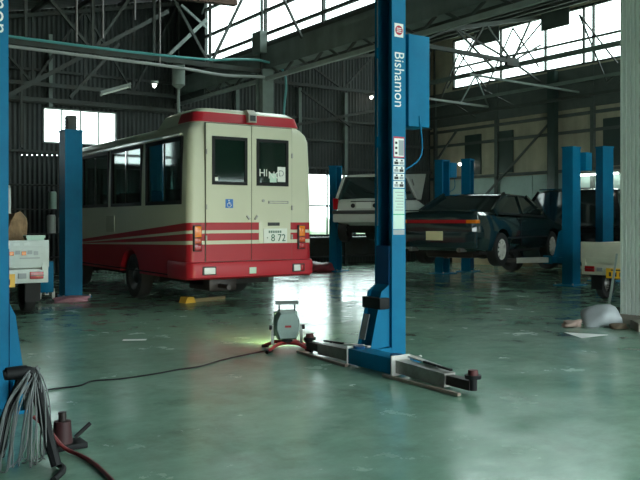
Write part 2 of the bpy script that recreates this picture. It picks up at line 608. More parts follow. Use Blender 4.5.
# valley columns
c1 = tag(MB().box(U1 - .12, U1 + .12, 14.53, 14.77, 0, 4.42).build('trim_1', M_STEELMID, smooth=0), kind='structure')
MB().box(U1 - .16, U1 - .12, 14.5, 14.56, 0, 4.4).build('flange', M_STEELMID, c1, 0)
MB().box(U1 - .16, U1 - .12, 14.74, 14.8, 0, 4.4).build('flange', M_STEELMID, c1, 0)
c2 = tag(MB().box(U2 - .25, U2 - .1, 14.05, 14.3, 0, 5.2).build('trim_2', M_DKBOARD, smooth=0), kind='structure')

# big clad column beside the camera's right
M_CLAD = mat('pale_column_cladding', (0.72, 0.78, 0.70), 0.45, vary=0.15, scale=1.5)
M_CONC = mat('rough_concrete', (0.30, 0.27, 0.22), 0.9, vary=0.4, scale=5, bump=0.3)
cc = tag(MB().box(8.42, 8.92, 5.5, 5.98, 0.12, 5.0).build('trim_3', M_CLAD, smooth=0), kind='structure')
for i in range(9):
    y = 5.5 + .03 + i * .0525
    MB().box(8.407, 8.42, y, y + .03, 0.12, 5.0).build('rib', M_CLAD, cc, 0)
    x = 8.42 + .03 + i * .052
    MB().box(x, x + .03, 5.487, 5.5, 0.12, 5.0).build('rib', M_CLAD, cc, 0)
MB().box(8.40, 8.94, 5.48, 6.0, 0, 0.12, .01).build('plinth', M_CONC, cc, 0)


def truss(v, u0, u1, zlo, zhi0, zhi1, n, chord=.09, tie=None):
    t = thing('roof_truss', None, None, kind='structure')
    MB().bar((u0, v, zlo), (u1, v, zlo), .08, chord).build('bottom_chord', M_STEEL, t, 0)
    MB().bar((u0, v, zhi0), (u1, v, zhi1), .08, chord).build('top_chord', M_STEEL, t, 0)
    for i in range(n):
        a, b = u0 + (u1 - u0) * i / n, u0 + (u1 - u0) * (i + 1) / n
        za = zhi0 + (zhi1 - zhi0) * i / n
        zb = zhi0 + (zhi1 - zhi0) * (i + 1) / n
        MB().bar((b, v, zlo), (b, v, zb), .05).build('post', M_STEEL, t, 0)
        if i % 2:
            MB().bar((a, v, zlo), (b, v, zb), .05).build('web', M_STEEL, t, 0)
        else:
            MB().bar((a, v, za), (b, v, zlo), .05).build('web', M_STEEL, t, 0)
    return t


def zr1(u):
    return 4.0 + (RIDGE - 4.0) * (u - UL) / (U1 - UL) - .2


def zr2(u):
    return 4.95 + (RIDGE - 4.95) * (u - U1) / (U2 - U1) - .2


for vv in (14.65, 18.9):
    truss(vv, -1.2, U1 - .1, 4.38, zr1(-1.2), zr1(U1), 8)
t2 = truss(18.9, 10.0, U2 - .1, 5.05, zr2(10.0), zr2(U2), 6)
# second-bay truss at the column line: short chord to a node with a fan of ties
t3 = thing('roof_truss', None, None, kind='structure')
MB().bar((11.7, 14.65, 5.5), (16.0, 14.65, 5.42), .09, .1).build('bottom_chord', M_STEEL, t3, 0)
MB().bar((U1 + .3, 14.65, 4.85), (U2 - .1, 14.65, zr2(U2)), .09, .1).build('top_chord', M_STEEL, t3, 0)
MB().box(15.75, 16.2, 14.6, 14.7, 5.3, 5.52).build('gusset_plate', M_STEEL, t3, 0)
for (a, za), (b, zb) in [((16, 5.42), (13.9, 6.05)), ((16, 5.42), (15.0, 6.3)), ((16, 5.42), (16.7, 6.6)), ((16, 5.42), (17.1, 6.0)),
                         ((16, 5.42), (17.1, 5.0)), ((13.9, 6.05), (15.35, 5.14)), ((14.4, 5.45), (15.0, 6.3)), ((12.6, 5.46), (13.9, 6.05)), ((12.6, 5.46), (11.8, 5.5))]:
    MB().bar((a, 14.65, za), (b, 14.65, zb), .045).build('web', M_STEEL, t3, 0)
# purlin ties slung along the right glazing
t4 = thing('eave_girder', None, None, kind='structure')
MB().bar((16.6, 6, 5.47), (16.6, VB, 5.47), .1, .12).build('bottom_chord', M_STEELMID, t4, 0)
MB().bar((16.6, 6, 4.75), (16.6, VB, 4.75), .06, .08).build('lower_tie', M_STEELMID, t4, 0)
MB().bar((16.6, 6, 4.35), (16.6, VB, 4.35), .06, .08).build('lower_tie', M_STEEL, t4, 0)
zz = [(8.0, 4.8, 9.3, 5.5), (10.6, 5.5, 12.2, 4.6), (12.2, 4.6, 13.0, 6.4), (13.0, 6.4, 11.9, 5.0), (14.3, 5.3, 15.2, 6.5), (15.2, 6.5, 16.2, 5.0), (16.2, 5.0, 17.3, 6.2),
      (17.3, 6.2, 18.1, 4.9), (14.2, 6.45, 15.6, 5.4), (16.6, 6.6, 17.8, 5.2), (15.0, 4.3, 16.3, 4.95), (17.6, 4.75, 16.6, 4.2)]
MB().bar((13.2, 16.6, 4.62), (17.1, 16.6, 4.55), .07, .06).build('cross_tie', M_STEELPALE, t4, 0)
MB().bar((16.0, 16.6, 4.57), (16.6, 16.6, 5.4), .04).build('web', M_STEELMID, t4, 0)
MB().bar((17.1, 16.6, 4.6), (16.6, 16.6, 5.4), .04).build('web', M_STEELMID, t4, 0)
MB().bar((13.2, 13.4, 4.62), (17.1, 13.4, 4.55), .05, .05).build('cross_tie', M_STEELMID, t4, 0)
for a, za, b, zb in zz:
    MB().bar((16.62, a, za), (16.62, b, zb), .035).build('web', M_STEEL, t4, 0)

# knee braces and hangers in the dark back-left corner
t5 = thing('knee_bracing', None, None, kind='structure')
for p, q, wd, m in [((3.4, 17.4, 3.5), (7.47, 17.4, 6.1), .09, M_STEEL), ((5.2, 17.4, 3.9), (6.3, 17.4, 5.2), .07, M_STEEL), ((7.5, 17.4, 5.1), (8.45, 17.4, 6.05), .08, M_STEELMID),
                    ((7.8, 17.4, 6.3), (8.45, 17.4, 5.85), .06, M_STEELMID), ((4.0, 19.1, 4.05), (8.4, 19.1, 4.05), .1, M_STEEL), ((5.25, 19.1, 3.9), (5.25, 19.1, 5.6), .09, M_STEELMID),
                    ((4.55, 18.9, 2.9), (4.55, 18.9, 5.4), .06, M_STEEL)]:
    MB().bar(p, q, wd).build('brace', m, t5, 0)
for u, z in ((4.47, 4.5), (4.96, 4.62), (5.58, 5.05), (6.08, 4.25)):
    MB().tube([(u, 14.55, z), (u, 14.55, zr1(u) + .1)], .018, 6).build('hanger_rod', M_PINKROD, t5)

# back wall framing right of the valley
for z in (3.55, 4.15, 2.75):
    MB().box(8.6, U2, VB - .08, VB, z - .035, z + .035).build('girt', M_STEEL, wall_back, 0)
for z in (2.85, 4.0, 4.75):
    MB().box(-2, 8.4, VB - .08, VB, z - .03, z + .03).build('girt', M_STEEL, wall_back, 0)
for u in (10.2, 12.2, 13.8, 15.6):
    MB().box(u - .05, u + .05, VB - .12, VB, 2.6, 5.0).build('stud', M_STEELMID, wall_back, 0)
MB().bar((11.9, VB - .2, 3.9), (15.1, VB - .2, 4.6), .08).build('brace', M_STEEL, wall_back, 0)
MB().bar((12.2, VB - .2, 4.9), (13.9, VB - .2, 4.0), .06).build('brace', M_STEEL, wall_back, 0)


# service pipes and hoses on the truss
def catmull(pts, n=8):
    pts = [Vector(p) for p in pts]
    out = []
    for i in range(len(pts) - 1):
        p0, p1, p2, p3 = pts[max(i - 1, 0)], pts[i], pts[i + 1], pts[min(i + 2, len(pts) - 1)]
        for k in range(n):
            t = k / n
            out.append(0.5 * ((2 * p1) + (-p0 + p2) * t + (2 * p0 - 5 * p1 + 4 * p2 - p3) * t * t + (-p0 + 3 * p1 - 3 * p2 + p3) * t ** 3))
    out.append(pts[-1])
    return out


tag(MB().tube(catmull([(-1, 14.5, 4.46), (3.3, 14.5, 4.43), (5.2, 14.5, 4.42), (7.0, 14.5, 4.45), (7.7, 14.45, 4.52), (8.3, 14.42, 4.55), (8.75, 14.4, 4.42), (8.85, 14.4, 4.1), (8.8, 14.4, 3.6), (8.78, 14.4, 3.0)], 6), .026)
    .build('air_hose', M_TEAL), 'teal air hose slung along the roof truss and drooping past the column', 'hose')
tag(MB().tube(catmull([(-1, 14.46, 4.3), (4.4, 14.46, 4.24), (4.6, 14.46, 4.24), (6.4, 14.46, 4.22), (7.4, 14.46, 4.17), (8.2, 14.46, 4.22), (8.36, 14.46, 4.22)], 5), .03)
    .build('conduit_pipe', M_GREYHOSE), 'pale grey conduit pipe running under the teal hose on the truss', 'pipe')

# the dark yoke at the glazing corner above the bus: rusty hoist beam
hb = tag(MB().bar((6.2, 14.3, 5.55), (7.6, 14.3, 5.62), .14, .12).bar((6.2, 14.3, 5.62), (6.2, 14.3, 5.95), .05).bar((7.4, 14.3, 5.62), (7.4, 14.3, 6.3), .05)
         .build('hoist_beam', mat('rusty_steel', (0.13, 0.07, 0.05), 0.8, vary=0.5), smooth=0), 'rusty brown hoist beam hung below the roof above the bus', 'beam')


def tube_light(name, label, p, q, lit, group=None):
    d = Vector(q) - Vector(p)
    t = thing(name, label, 'light', p, math.atan2(d.y, d.x), group)
    L = Vector((d.x, d.y, 0)).length
    sl = d.z / L
    MB().add([(x, y, z + x * sl) for x, y, z in [(0, -.05, 0), (L, -.05, 0), (L, .05, 0), (0, .05, 0), (0, -.03, .05), (L, -.03, .05), (L, .03, .05), (0, .03, .05)]],
             [(0, 1, 2, 3), (4, 7, 6, 5), (0, 4, 5, 1), (1, 5, 6, 2), (2, 6, 7, 3), (3, 7, 4, 0)]).build('housing', M_STEELPALE, t, 0)
    tm = mat('lit_tube', (0.9, 0.95, 0.9), 0.4, emit=(0.9, 1.0, 0.92), estr=9) if lit else mat('unlit_tube', (0.75, 0.78, 0.75), 0.3)
    MB().tube([(.04, 0, -.025 + .04 * sl), (L - .04, 0, -.025 + (L - .04) * sl)], .018, 8).build('tube', tm, t)
    for x in (.02, L - .02):
        MB().box(x - .02, x + .02, -.025, .025, -.05 + x * sl, 0.0 + x * sl).build('end_cap', M_STEELPALE, t, 0)
    return t


tube_light('fluorescent_light', 'unlit fluorescent batten hung at a slant above the high back window', (5.02, 14.9, 3.64), (5.62, 14.9, 3.86), False)
tl = tube_light('fluorescent_light', 'lit fluorescent tube on the tan wall beyond the cream pickup', (16.95, 13.5, 2.42), (16.95, 12.05, 2.42), True)
for x in (.2, 1.25):
    MB().box(x - .02, x + .02, .0, .205, .02, .06).build('wall_bracket', M_STEEL, tl, 0)


def bulb(label, p, r=.05):
    t = thing('bulkhead_lamp', label, 'lamp', p)
    MB().lathe([(.02, .05), (.07, .04), (.075, 0), (.06, -.02)], 14).build('shade', M_STEELPALE, t)
    MB().lathe([(.01, -.09), (r * .7, -.075), (r, -.04), (r * .6, -.01), (.02, 0)], 14).build('bulb', mat('lit_bulb', (0.95, 0.95, 0.85), 0.4, emit=(1, .97, .85), estr=9), t)
    return t


bl = bulb('small lit bulb hung from the truss above the white hatchback', (14.6, 18.9, 4.95))
MB().tube([(0, 0, .04), (0, 0, .12)], .012, 6).build('cord', M_BLACK, bl)
bl = bulb('small lit bulb between the twin blue posts behind the dark coupe', (16.9, 17.55, 2.97), .05)
MB().tube([(0, 0, .04), (.05, 0, .08), (.31, 0, .08)], .012, 6).build('wall_arm', M_STEEL, bl)
bl = bulb('small lit bulb hung in the dark corner above the bus roof', (6.0, 14.62, 3.9), .035)
MB().tube([(0, 0, .04), (0, 0, .46)], .008, 6).build('cord', M_BLACK, bl)
for o in (('conduit_drop', 'dark hanging duct with a bent pipe below the truss near the bus roof'),):
    d = thing(o[0], o[1], 'duct', (6.6, 14.85, 0))
    MB().lathe([(.05, 4.4), (.13, 4.35), (.13, 3.95), (.05, 3.88)], 14).build('canister', M_STEELMID, d)
    MB().tube(catmull([(0, 0, 3.9), (0, 0, 3.6), (.02, 0, 3.35), (.1, 0, 3.25)], 5), .035).build('bent_pipe', M_STEELMID, d)


# ------------------------------------------------------------------ wheels and cars
def wheel(parent, x, y, z, r, wd, side, rimmat=None, spokes=0, hub=0.62, tyre=None):
    """wheel with its axis along local y; side=+1 outer face towards +y"""
    p = []
    for k in range(9):
        a = PI * k / 8
        p.append((r - .035 + .035 * math.sin(a) ** .6, -wd / 2 * math.cos(a)))
    prof = [(r * hub, -wd / 2 + .005)] + p + [(r * hub, wd / 2 - .005)]
    t = MB().lathe(prof + [prof[0]], 28, (x, y, z), 'y', False).build('wheel', tyre or M_TYRE, parent)
    rm = rimmat or M_DARK
    o = side * (wd / 2 - .012)
    if spokes:
        m = MB()
        m.lathe([(r * hub, o - side * .06), (r * hub, o), (r * hub - .025, o), (r * hub - .03, o - side * .05)], 28, (x, y, z), 'y', False)
        m.lathe([(.001, o + side * .006), (.05, o + side * .004), (.06, o - side * .03), (.001, o - side * .03)], 16, (x, y, z), 'y')
        for i in range(spokes):
            a = 2 * PI * i / spokes
            d = Vector((math.cos(a), 0, math.sin(a)))
            c = Vector((x, y + o - side * .015, z))
            m.bar(c + d * .04, c + d * (r * hub - .01), .045, .02, up=(0, 1, 0))
        m.build('rim', rm, t)
        MB().lathe([(.001, o - side * .05), (r * hub, o - side * .05), (r * hub, o - side * .07), (.001, o - side * .07)], 24, (x, y, z), 'y').build('brake_disc', M_DARK, t)
    else:
        MB().lathe([(r * hub, o - side * .05), (r * hub, o), (r * hub * .85, o - side * .012), (r * hub * .55, o - side * .05), (r * hub * .35, o - side * .01), (.001, o)], 24, (x, y, z), 'y', False).build('rim', rm, t)
    return t


def interp(tab, x):
    if x <= tab[0][0]:
        return tab[0][1]
    for (a, p), (b, q) in zip(tab, tab[1:]):
        if x <= b:
            f = (x - a) / (b - a)
            return p + (q - p) * f
    return tab[-1][1]


def car(name, label, loc, yaw, L, W, top, zb, gh, wheels, paint, hood_open=False, spokes=0, drop=0.0, rimmat=None):
    """top: profile of the lower body top edge [(x,z)], gh: greenhouse dict, wheels (xr, xf, r)"""
    t = thing(name, label, 'car', loc, yaw)
    hw = W / 2
    xs = sorted({round(L * i / 22, 3) for i in range(23)} | {.03, .08, .15, L - .03, L - .08, L - .15} | {p[0] for p in top})
    rings = []
    for x in xs:
        d = min(x, L - x)
        k = 1 - .16 * max(0, 1 - d / .45) ** 2.2
        wx = hw * k
        zt = interp(top, x)
        b = zb + .10 * max(0, 1 - d / .35) ** 1.5
        h = zt - b
        half = [(wx * .80, b), (wx * .95, b + .03), (wx * .99, b + .3 * h), (wx, b + .52 * h), (wx * .985, b + .72 * h), (wx * .94, b + .90 * h),
                (wx * .86, b + .975 * h), (wx * .5, zt), (0, zt + .008)]
        ring = [(x, y, z) for y, z in half] + [(x, -y, z) for y, z in half[-2::-1]]
        rings.append(ring)
    body = MB().loft(rings).build('body', paint, t)
    xr, xf, r = wheels
    cs = []
    for xx in (xr, xf):
        for sd in (1, -1):
            a, bb = (hw - .30, hw + .1) if sd > 0 else (-hw - .1, -hw + .30)
            cs.append(MB().lathe([(r + .05, a), (r + .05, bb)], 28, (xx, 0, r + .02), 'y'))
    cut(body, cs)
    for xx in (xr, xf):
        for sd in (1, -1):
            wheel(t, xx, sd * (hw - .11), r - drop, r, .19, sd, rimmat or M_RIM, spokes)
    MB().box(.35, L - .4, -hw * .8, hw * .8, zb - .03, zb + .05).box(xr - .06, xr + .06, -hw + .2, hw - .2, r - .06 - drop, r + .06 - drop) \
        .box(xf - .06, xf + .06, -hw + .2, hw - .2, r - .06 - drop, r + .06 - drop).build('underbody', M_DARK, t, 0)
    # greenhouse
    xb0, xr0, xr1, xb1, zr = gh['xb0'], gh['xr0'], gh['xr1'], gh['xb1'], gh['zr']
    zb0, zb1 = interp(top, xb0) - .02, interp(top, xb1) - .02
    wb, wr = hw * .90, hw * gh.get('wr', .72)
    A = {s: Vector((xb0, s * wb, zb0)) for s in (1, -1)}
    B = {s: Vector((xr0, s * wr, zr - .05)) for s in (1, -1)}
    Cc = {s: Vector((xr1, s * wr, zr - .05)) for s in (1, -1)}
    D = {s: Vector((xb1, s * wb, zb1)) for s in (1, -1)}
    MB().quad(A[-1], A[1], B[1], B[-1], .02).build('rear_window', M_CARGLASS, t, 0)
    MB().quad(D[1], D[-1], Cc[-1], Cc[1], .02).build('windscreen', M_CARGLASS, t, 0)
    xm = gh.get('xm', (xr0 + xr1) / 2)
    for s in (1, -1):
        mb_ = A[s].lerp(D[s], (xm - xb0) / (xb1 - xb0))
        mt_ = B[s].lerp(Cc[s], (xm - xr0) / (xr1 - xr0))
        MB().quad(A[s], mb_, mt_, B[s], .015).build('side_window', M_CARGLASS, t, 0)
        MB().quad(mb_, D[s], Cc[s], mt_, .015).build('side_window', M_CARGLASS, t, 0)
        n = Vector((0, s * .006, .002))
        for p, q, wd in ((A[s], B[s], gh.get('cp', .12)), (mb_, mt_, .07), (D[s], Cc[s], .06)):
            MB().bar(p + n, q + n, wd, .05, up=(0, s, .4)).build('pillar', paint, t, 0)
        MB().bar(A[s] + n, D[s] + n, .035, .03, up=(0, s, .4)).build('waist_trim', M_BLACK, t, 0)
    # roof slab, slightly crowned
    rr = []
    for k in range(9):
        f = k / 8
        x = xr0 - .03 + (xr1 - xr0 + .06) * f
        cz = zr + .012 * math.sin(PI * f) - (.03 if k in (0, 8) else 0)
        half = [(wr + .02, cz - .06), (wr + .015, cz - .035), (wr * .85, cz - .012), (wr * .4, cz), (0, cz + .004)]
        rr.append([(x, y, z) for y, z in half] + [(x, -y, z) for y, z in half[-2::-1]])
    MB().loft(rr).build('roof', paint, t, 50)
    t['_dim'] = 0
    del t['_dim']
    return t, (A, B, Cc, D, hw)


# ---- white hatchback on the far lift
M_HATCH = mat('hatchback_white', (0.60, 0.62, 0.56), 0.3, vary=0.1, coat=0.3)
hz = .86
hb_top = [(0, .78), (.05, .84), (.12, .86), (1.7, .90), (2.0, .86), (2.8, .70), (2.9, .60)]
hatch, (A, B, Cc, D, hw) = car('hatchback_car', 'white hatchback raised on a lift with its bonnet open', (10.41, 13.745, hz), R(33), 2.9, 1.46, hb_top, .26,
                               dict(xb0=.10, xr0=.38, xr1=1.25, xb1=1.72, zr=1.40, wr=.80, cp=.14, xm=.85), (.5, 2.3, .27), M_HATCH, drop=.10)
MB().box(-.06, .10, -.70, .70, .34, .52, .03).build('rear_bumper', M_HATCH, hatch)
MB().box(-.075, .08, -.71, .71, .52, .60, .02).build('bumper_strip', mat('grey_plastic', (.06, .065, .065), .5), hatch)
for s in (1, -1):
    MB().box(-.02, .06, s * .66 - .05, s * .66 + .05, .62, .86, .01).build('tail_lamp', M_LENSRED, hatch)
    MB().lathe([(.001, 0), (.045, 0), (.05, .02), (.001, .02)], 16, (-.022, s * .25, .70), 'x').build('lamp_cover', M_BLACK, hatch)
MB().box(-.02, -.004, -.17, .17, .64, .78).build('number_plate', M_PLATE, hatch, 0)
MB().box(-.012, .0, -.30, .30, .78, .80).build('tailgate_trim', M_BLACK, hatch, 0)
MB().bar((.11, -.3, .93), (.22, .25, 1.06), .02).build('rear_wiper', M_BLACK, hatch, 0)
for s in (.28, -.18):
    MB().lathe([(.02, 0), (.11, .02), (.12, .12), (.09, .20), (.02, .21)], 14, (.36, s, .98)).build('head_restraint', mat('pale_cloth', (.45, .47, .46), .8), hatch)
# open bonnet, hinged at the windscreen base, with prop rod
MB().quad((2.0, .70, .88), (2.0, -.70, .88), (2.42, -.70, 1.50), (2.42, .66, 1.50), .03).build('bonnet', M_HATCH, hatch, 0)
MB().bar((2.6, -.5, .75), (2.12, -.45, 1.36), .02).build('prop_rod', M_GREYSTEEL, hatch, 0)
MB().box(1.95, 2.7, -.5, .5, .78, .90, .03).build('engine_bay', M_DARK, hatch)

# ---- dark coupe in the middle of the right bay
M_COUPE = mat('dark_green_coupe', (0.010, 0.026, 0.030), 0.12, coat=0.8)
cp_top = [(0, .92), (.04, 1.00), (.1, 1.03), (.7, 1.03), (1.0, 1.0), (3.3, .96), (3.7, .90), (4.45, .74), (4.6, .60)]
coupe, (A, B, Cc, D, hw) = car('coupe_car', 'dark green four-seat coupe raised knee high with a full-width red tail lamp band', (9.96, 10.97, .38), R(19), 4.6, 1.74, cp_top, .28,
                               dict(xb0=.78, xr0=1.55, xr1=2.55, xb1=3.35, zr=1.39, wr=.76, cp=.16, xm=2.1), (1.0, 3.55, .32), M_COUPE, spokes=8)
MB().box(-.05, .1, -.80, .80, .36, .66, .04).build('rear_bumper', M_COUPE, coupe)
MB().box(-.03, .06, -.62, .60, .81, .875, .008).build('tail_lamp_band', M_LENSRED, coupe)
for s in (1, -1):
    MB().box(-.02, .16, s * .70 - .11, s * .70 + .11, .81, .875, .01).build('turn_lamp', M_LENSAMB, coupe)
    MB().tube([(-.08, s * .5, .33), (.2, s * .5, .33)], .04, 10).build('exhaust_tip', M_GREYSTEEL, coupe)
MB().box(-.065, -.05, -.17, .17, .50, .665).build('number_plate', mat('plate_cream', (.72, .66, .40), .4), coupe, 0)
MB().box(-.01, .25, -.7, .7, 1.035, 1.055).build('boot_spoiler', M_COUPE, coupe, 0)
for s in (1, -1):
    MB().box(2.6, 2.78, s * .92 - .08, s * .92 + .08, .98, 1.10, .03).build('door_mirror', M_COUPE, coupe)
    MB().box(1.95, 2.12, s * .858 - .012, s * .858 + .012, .84, .87).build('door_handle', M_CHROME, coupe, 0)
    MB().box(1.2, 3.2, s * .866 - .008, s * .866 + .008, .52, .55).build('side_moulding', M_BLACK, coupe, 0)
    MB().box(1.86, 1.872, s * .862 - .01, s * .862 + .006, .35, .95).build('door_gap', M_BLACK, coupe, 0)
MB().box(.5, 1.6, -.5, .5, .16, .32, .05).build('silencer', M_RUSTBLK, coupe)

# ---- dark van by the right wall
M_VAN = mat('black_van_paint', (0.010, 0.014, 0.018), 0.15, coat=0.6)
van_top = [(0, 1.05), (.05, 1.12), (.1, 1.14), (2.9, 1.12), (3.1, 1.08), (3.7, .92), (3.8, .75)]
van, (A, B, Cc, D, hw) = car('van_car', 'black tall wagon parked by the tan wall behind the coupe', (15.6, 10.5, 0), R(92), 3.8, 1.6, van_top, .25,
                             dict(xb0=.08, xr0=.3, xr1=2.3, xb1=3.0, zr=1.95, wr=.82, cp=.12, xm=1.3), (.7, 3.1, .32), M_VAN, rimmat=M_DARK)
for s in (1, -1):
    MB().bar((.35, s * .70, 1.955), (2.25, s * .70, 1.955), .03).build('roof_rail', M_CHROME, van, 0)
    MB().box(-.02, .05, s * .70 - .06, s * .70 + .06, .7, 1.1, .01).build('tail_lamp', M_LENSRED, van)
    MB().box(2.65, 2.8, s * .86 - .07, s * .86 + .07, 1.12, 1.28, .02).build('door_mirror', M_VAN, van)
MB().box(-.06, .1, -.75, .75, .32, .55, .04).build('rear_bumper', M_VAN, van)


# ------------------------------------------------------------------ kei trucks
def kei_truck(label, loc, yaw, paint, sticker, py):
    t = thing('pickup_truck', label, 'truck', loc, yaw)
    hw = .72
    MB().box(.12, 3.1, -.35, .35, .38, .52).box(.1, 3.0, -.6, .6, .5, .58).build('chassis', M_DARK, t, 0)
    MB().box(.0, 1.95, -hw, hw, .62, .68).build('bed_floor', paint, t, 0)
    tg = MB().box(-.03, .0, -hw, hw, .645, .99, .006)
    tailgate = tg.build('tailgate', paint, t)
    for z in (.72, .81, .90):
        MB().box(-.036, -.03, -hw + .08, hw - .08, z, z + .012).build('rib', paint, tailgate, 0)
    for s in (1, -1):
        MB().box(.0, 1.95, s * hw - .03 * (s > 0), s * hw + .03 * (s < 0), .645, .97).build('side_gate', paint, t, 0)
        MB().box(-.04, -.0, s * .66 - .03, s * .66 + .03, .60, .70).build('hinge', paint, tailgate, 0)
        # lamp panel under the gate
        lp = MB().box(-.02, .05, s * .57 - .085, s * .57 + .085, .49, .585, .008).build('tail_lamp', M_LENSRED, t)
        MB().box(-.03, -.02, s * .57 - .087, s * .57 + .087, .532, .54).build('lamp_divider', M_INK, lp, 0)
        MB().box(-.02, .04, s * .39 - .05, s * .39 + .05, .50, .57, .006).build('reverse_lamp', M_DECALGREY, t)
        wheel(t, .62, s * .60, .26, .26, .14, s, M_GREYSTEEL)
        wheel(t, 2.5, s * .60, .26, .26, .14, s, M_GREYSTEEL)
        MB().box(.30, .34, s * .60 - .10, s * .60 + .10, .17, .50).build('mud_flap', M_BLACK, t, 0)
    MB().box(.0, .06, -hw, hw, .44, .64, .01).build('rear_panel', paint, t)
    p = MB().box(-.035, -.02, py - .165, py + .165, .40, .565).build('number_plate', M_PLATEY, t, 0)
    for i in range(3):
        MB().box(-.038, -.035, py + .075 - i * .09, py + .115 - i * .09, .43, .50).build('numeral', M_INK, p, 0)
    MB().box(-.038, -.035, py - .08, py + .08, .525, .545).build('numeral', M_INK, p, 0)
    if sticker:
        for i in range(9):
            MB().box(-.037, -.03, .52 - i * .125, .60 - i * .125, .925, .955).build('raised_letter', mat('raised_letter_paint', (.62, .68, .65), .4), tailgate, 0)
        for i, c in enumerate((M_LENSAMB, M_DECALGREY, M_LENSAMB, M_DECALGREY, M_DECALGREY)):
            MB().box(-.042, -.036, -.28 - i * .075, -.225 - i * .075, .80 + .012 * (i % 2), .85 + .012 * (i % 2)).build('sticker_letter', c, tailgate, 0)
        MB().box(-.042, -.036, -.60, -.35, .755, .77).build('sticker_line', M_DECALGREY, tailgate, 0)
    # cab
    cab = [(1.98, .55), (3.2, .55), (3.28, .75), (3.22, 1.0), (2.85, 1.72), (2.75, 1.78), (2.08, 1.78), (2.0, 1.72)]
    MB().prism(cab, 'y', -.71, .71).build('cab', paint, t, 0)
    MB().box(1.965, 1.98, -.52, .52, 1.15, 1.6).build('rear_window', M_CARGLASS, t, 0)
    MB().quad((3.215, .62, 1.05), (3.215, -.62, 1.05), (2.88, -.60, 1.68), (2.88, .60, 1.68), .01).build('windscreen', M_CARGLASS, t, 0)
    for s in (1, -1):
        MB().prism([(2.15, 1.05), (3.1, 1.05), (2.82, 1.65), (2.15, 1.65)], 'y', s * .71, s * .72).build('side_window', M_CARGLASS, t, 0)
        MB().box(1.98, 2.02, s * .6 - .015, s * .6 + .015, .68, 1.35).build('guard_post', M_DARK, t, 0)
    MB().box(1.9, 1.94, -.62, .62, 1.25, 1.30).build('guard_rail', M_DARK, t, 0)
    return t


M_TRW = mat('truck_grey_white', (0.52, 0.58, 0.55), 0.4, vary=0.2, scale=3)
M_TRC = mat('truck_cream', (0.60, 0.60, 0.47), 0.4, vary=0.2, scale=3)
kei_truck('grey-white small pickup truck carrying brown sacks', (2.17, 10.6, 0), R(90), M_TRW, True, -.13)
rt = kei_truck('cream small pickup truck parked behind the pale clad column', (10.485, 7.42, 0), R(10), M_TRC, False, .10)
rt.scale = (.92, .92, .92)

# cargo of the left truck
M_SACK = mat('brown_sack', (0.26, 0.16, 0.08), 0.9, vary=0.6, scale=7, dirt=(0.05, 0.03, 0.02), dirt_amt=0.6, bump=0.6, bscale=14)


def lump(name, label, cat, m, loc, sx, sy, sz, seed, amp=.18, rz=0, group=None, sub=3, flat=.25):
    rnd = random.Random(seed)
    bm = bmesh.new()
    bmesh.ops.create_icosphere(bm, subdivisions=sub, radius=1)
    ph = [(rnd.uniform(1.5, 4.5), rnd.uniform(1.5, 4.5), rnd.uniform(1.5, 4.5), rnd.uniform(0, 6)) for _ in range(7)]
    for q in bm.verts:
        c = q.co
        d = sum(math.sin(a * c.x + f) * math.cos(b * c.y - f) * math.sin(g_ * c.z + f * 2) for a, b, g_, f in ph) / 3
        c *= 1 + amp * d
        c.z = max(c.z, -1 + flat * 2) if flat else c.z
    lo = min(q.co.z for q in bm.verts)
    for q in bm.verts:
        q.co = Vector((q.co.x * sx, q.co.y * sy, (q.co.z - lo) * sz))
    o = MB().frombm(bm).build(name, m, None, 60, loc, rz)
    return tag(o, label, cat, group)


lump('sack', 'wide crumpled brown sack in the pickup bed, lying against the tailgate', 'sack', M_SACK, (2.08, 11.02, .68), .22, .22, .40, 1, .5)
lump('sack', 'narrow brown sack in the pickup bed next to the pale green box', 'sack', M_SACK, (2.58, 11.2, .68), .21, .24, .47, 2, .5)
lump('sack', 'tall brown sack standing behind the others in the pickup bed', 'sack', M_SACK, (2.30, 11.65, .68), .26, .24, .52, 5, .3)
gb = thing('plastic_box', 'small pale green box on the pickup tailgate corner', 'box', (2.74, 10.72, .68))
MB().prism([(-.09, 0), (.09, 0), (.11, .34), (-.11, .34)], 'y', -.07, .07).build('box_body', mat('pale_green_plastic', (.42, .62, .5), .4), gb, 0)
MB().box(-.12, .12, -.085, .085, .34, .37).build('box_lid', mat('pale_green_plastic', (.42, .62, .5), .4), gb, 0)
tag(MB().bar((2.70, 11.9, .70), (2.56, 12.05, 1.75), .03, .05).build('timber_batten', mat('pale_wood', (.4, .38, .3), .7, vary=.3), smooth=0),
    'pale wooden batten sticking up from the pickup bed behind the sacks', 'batten')


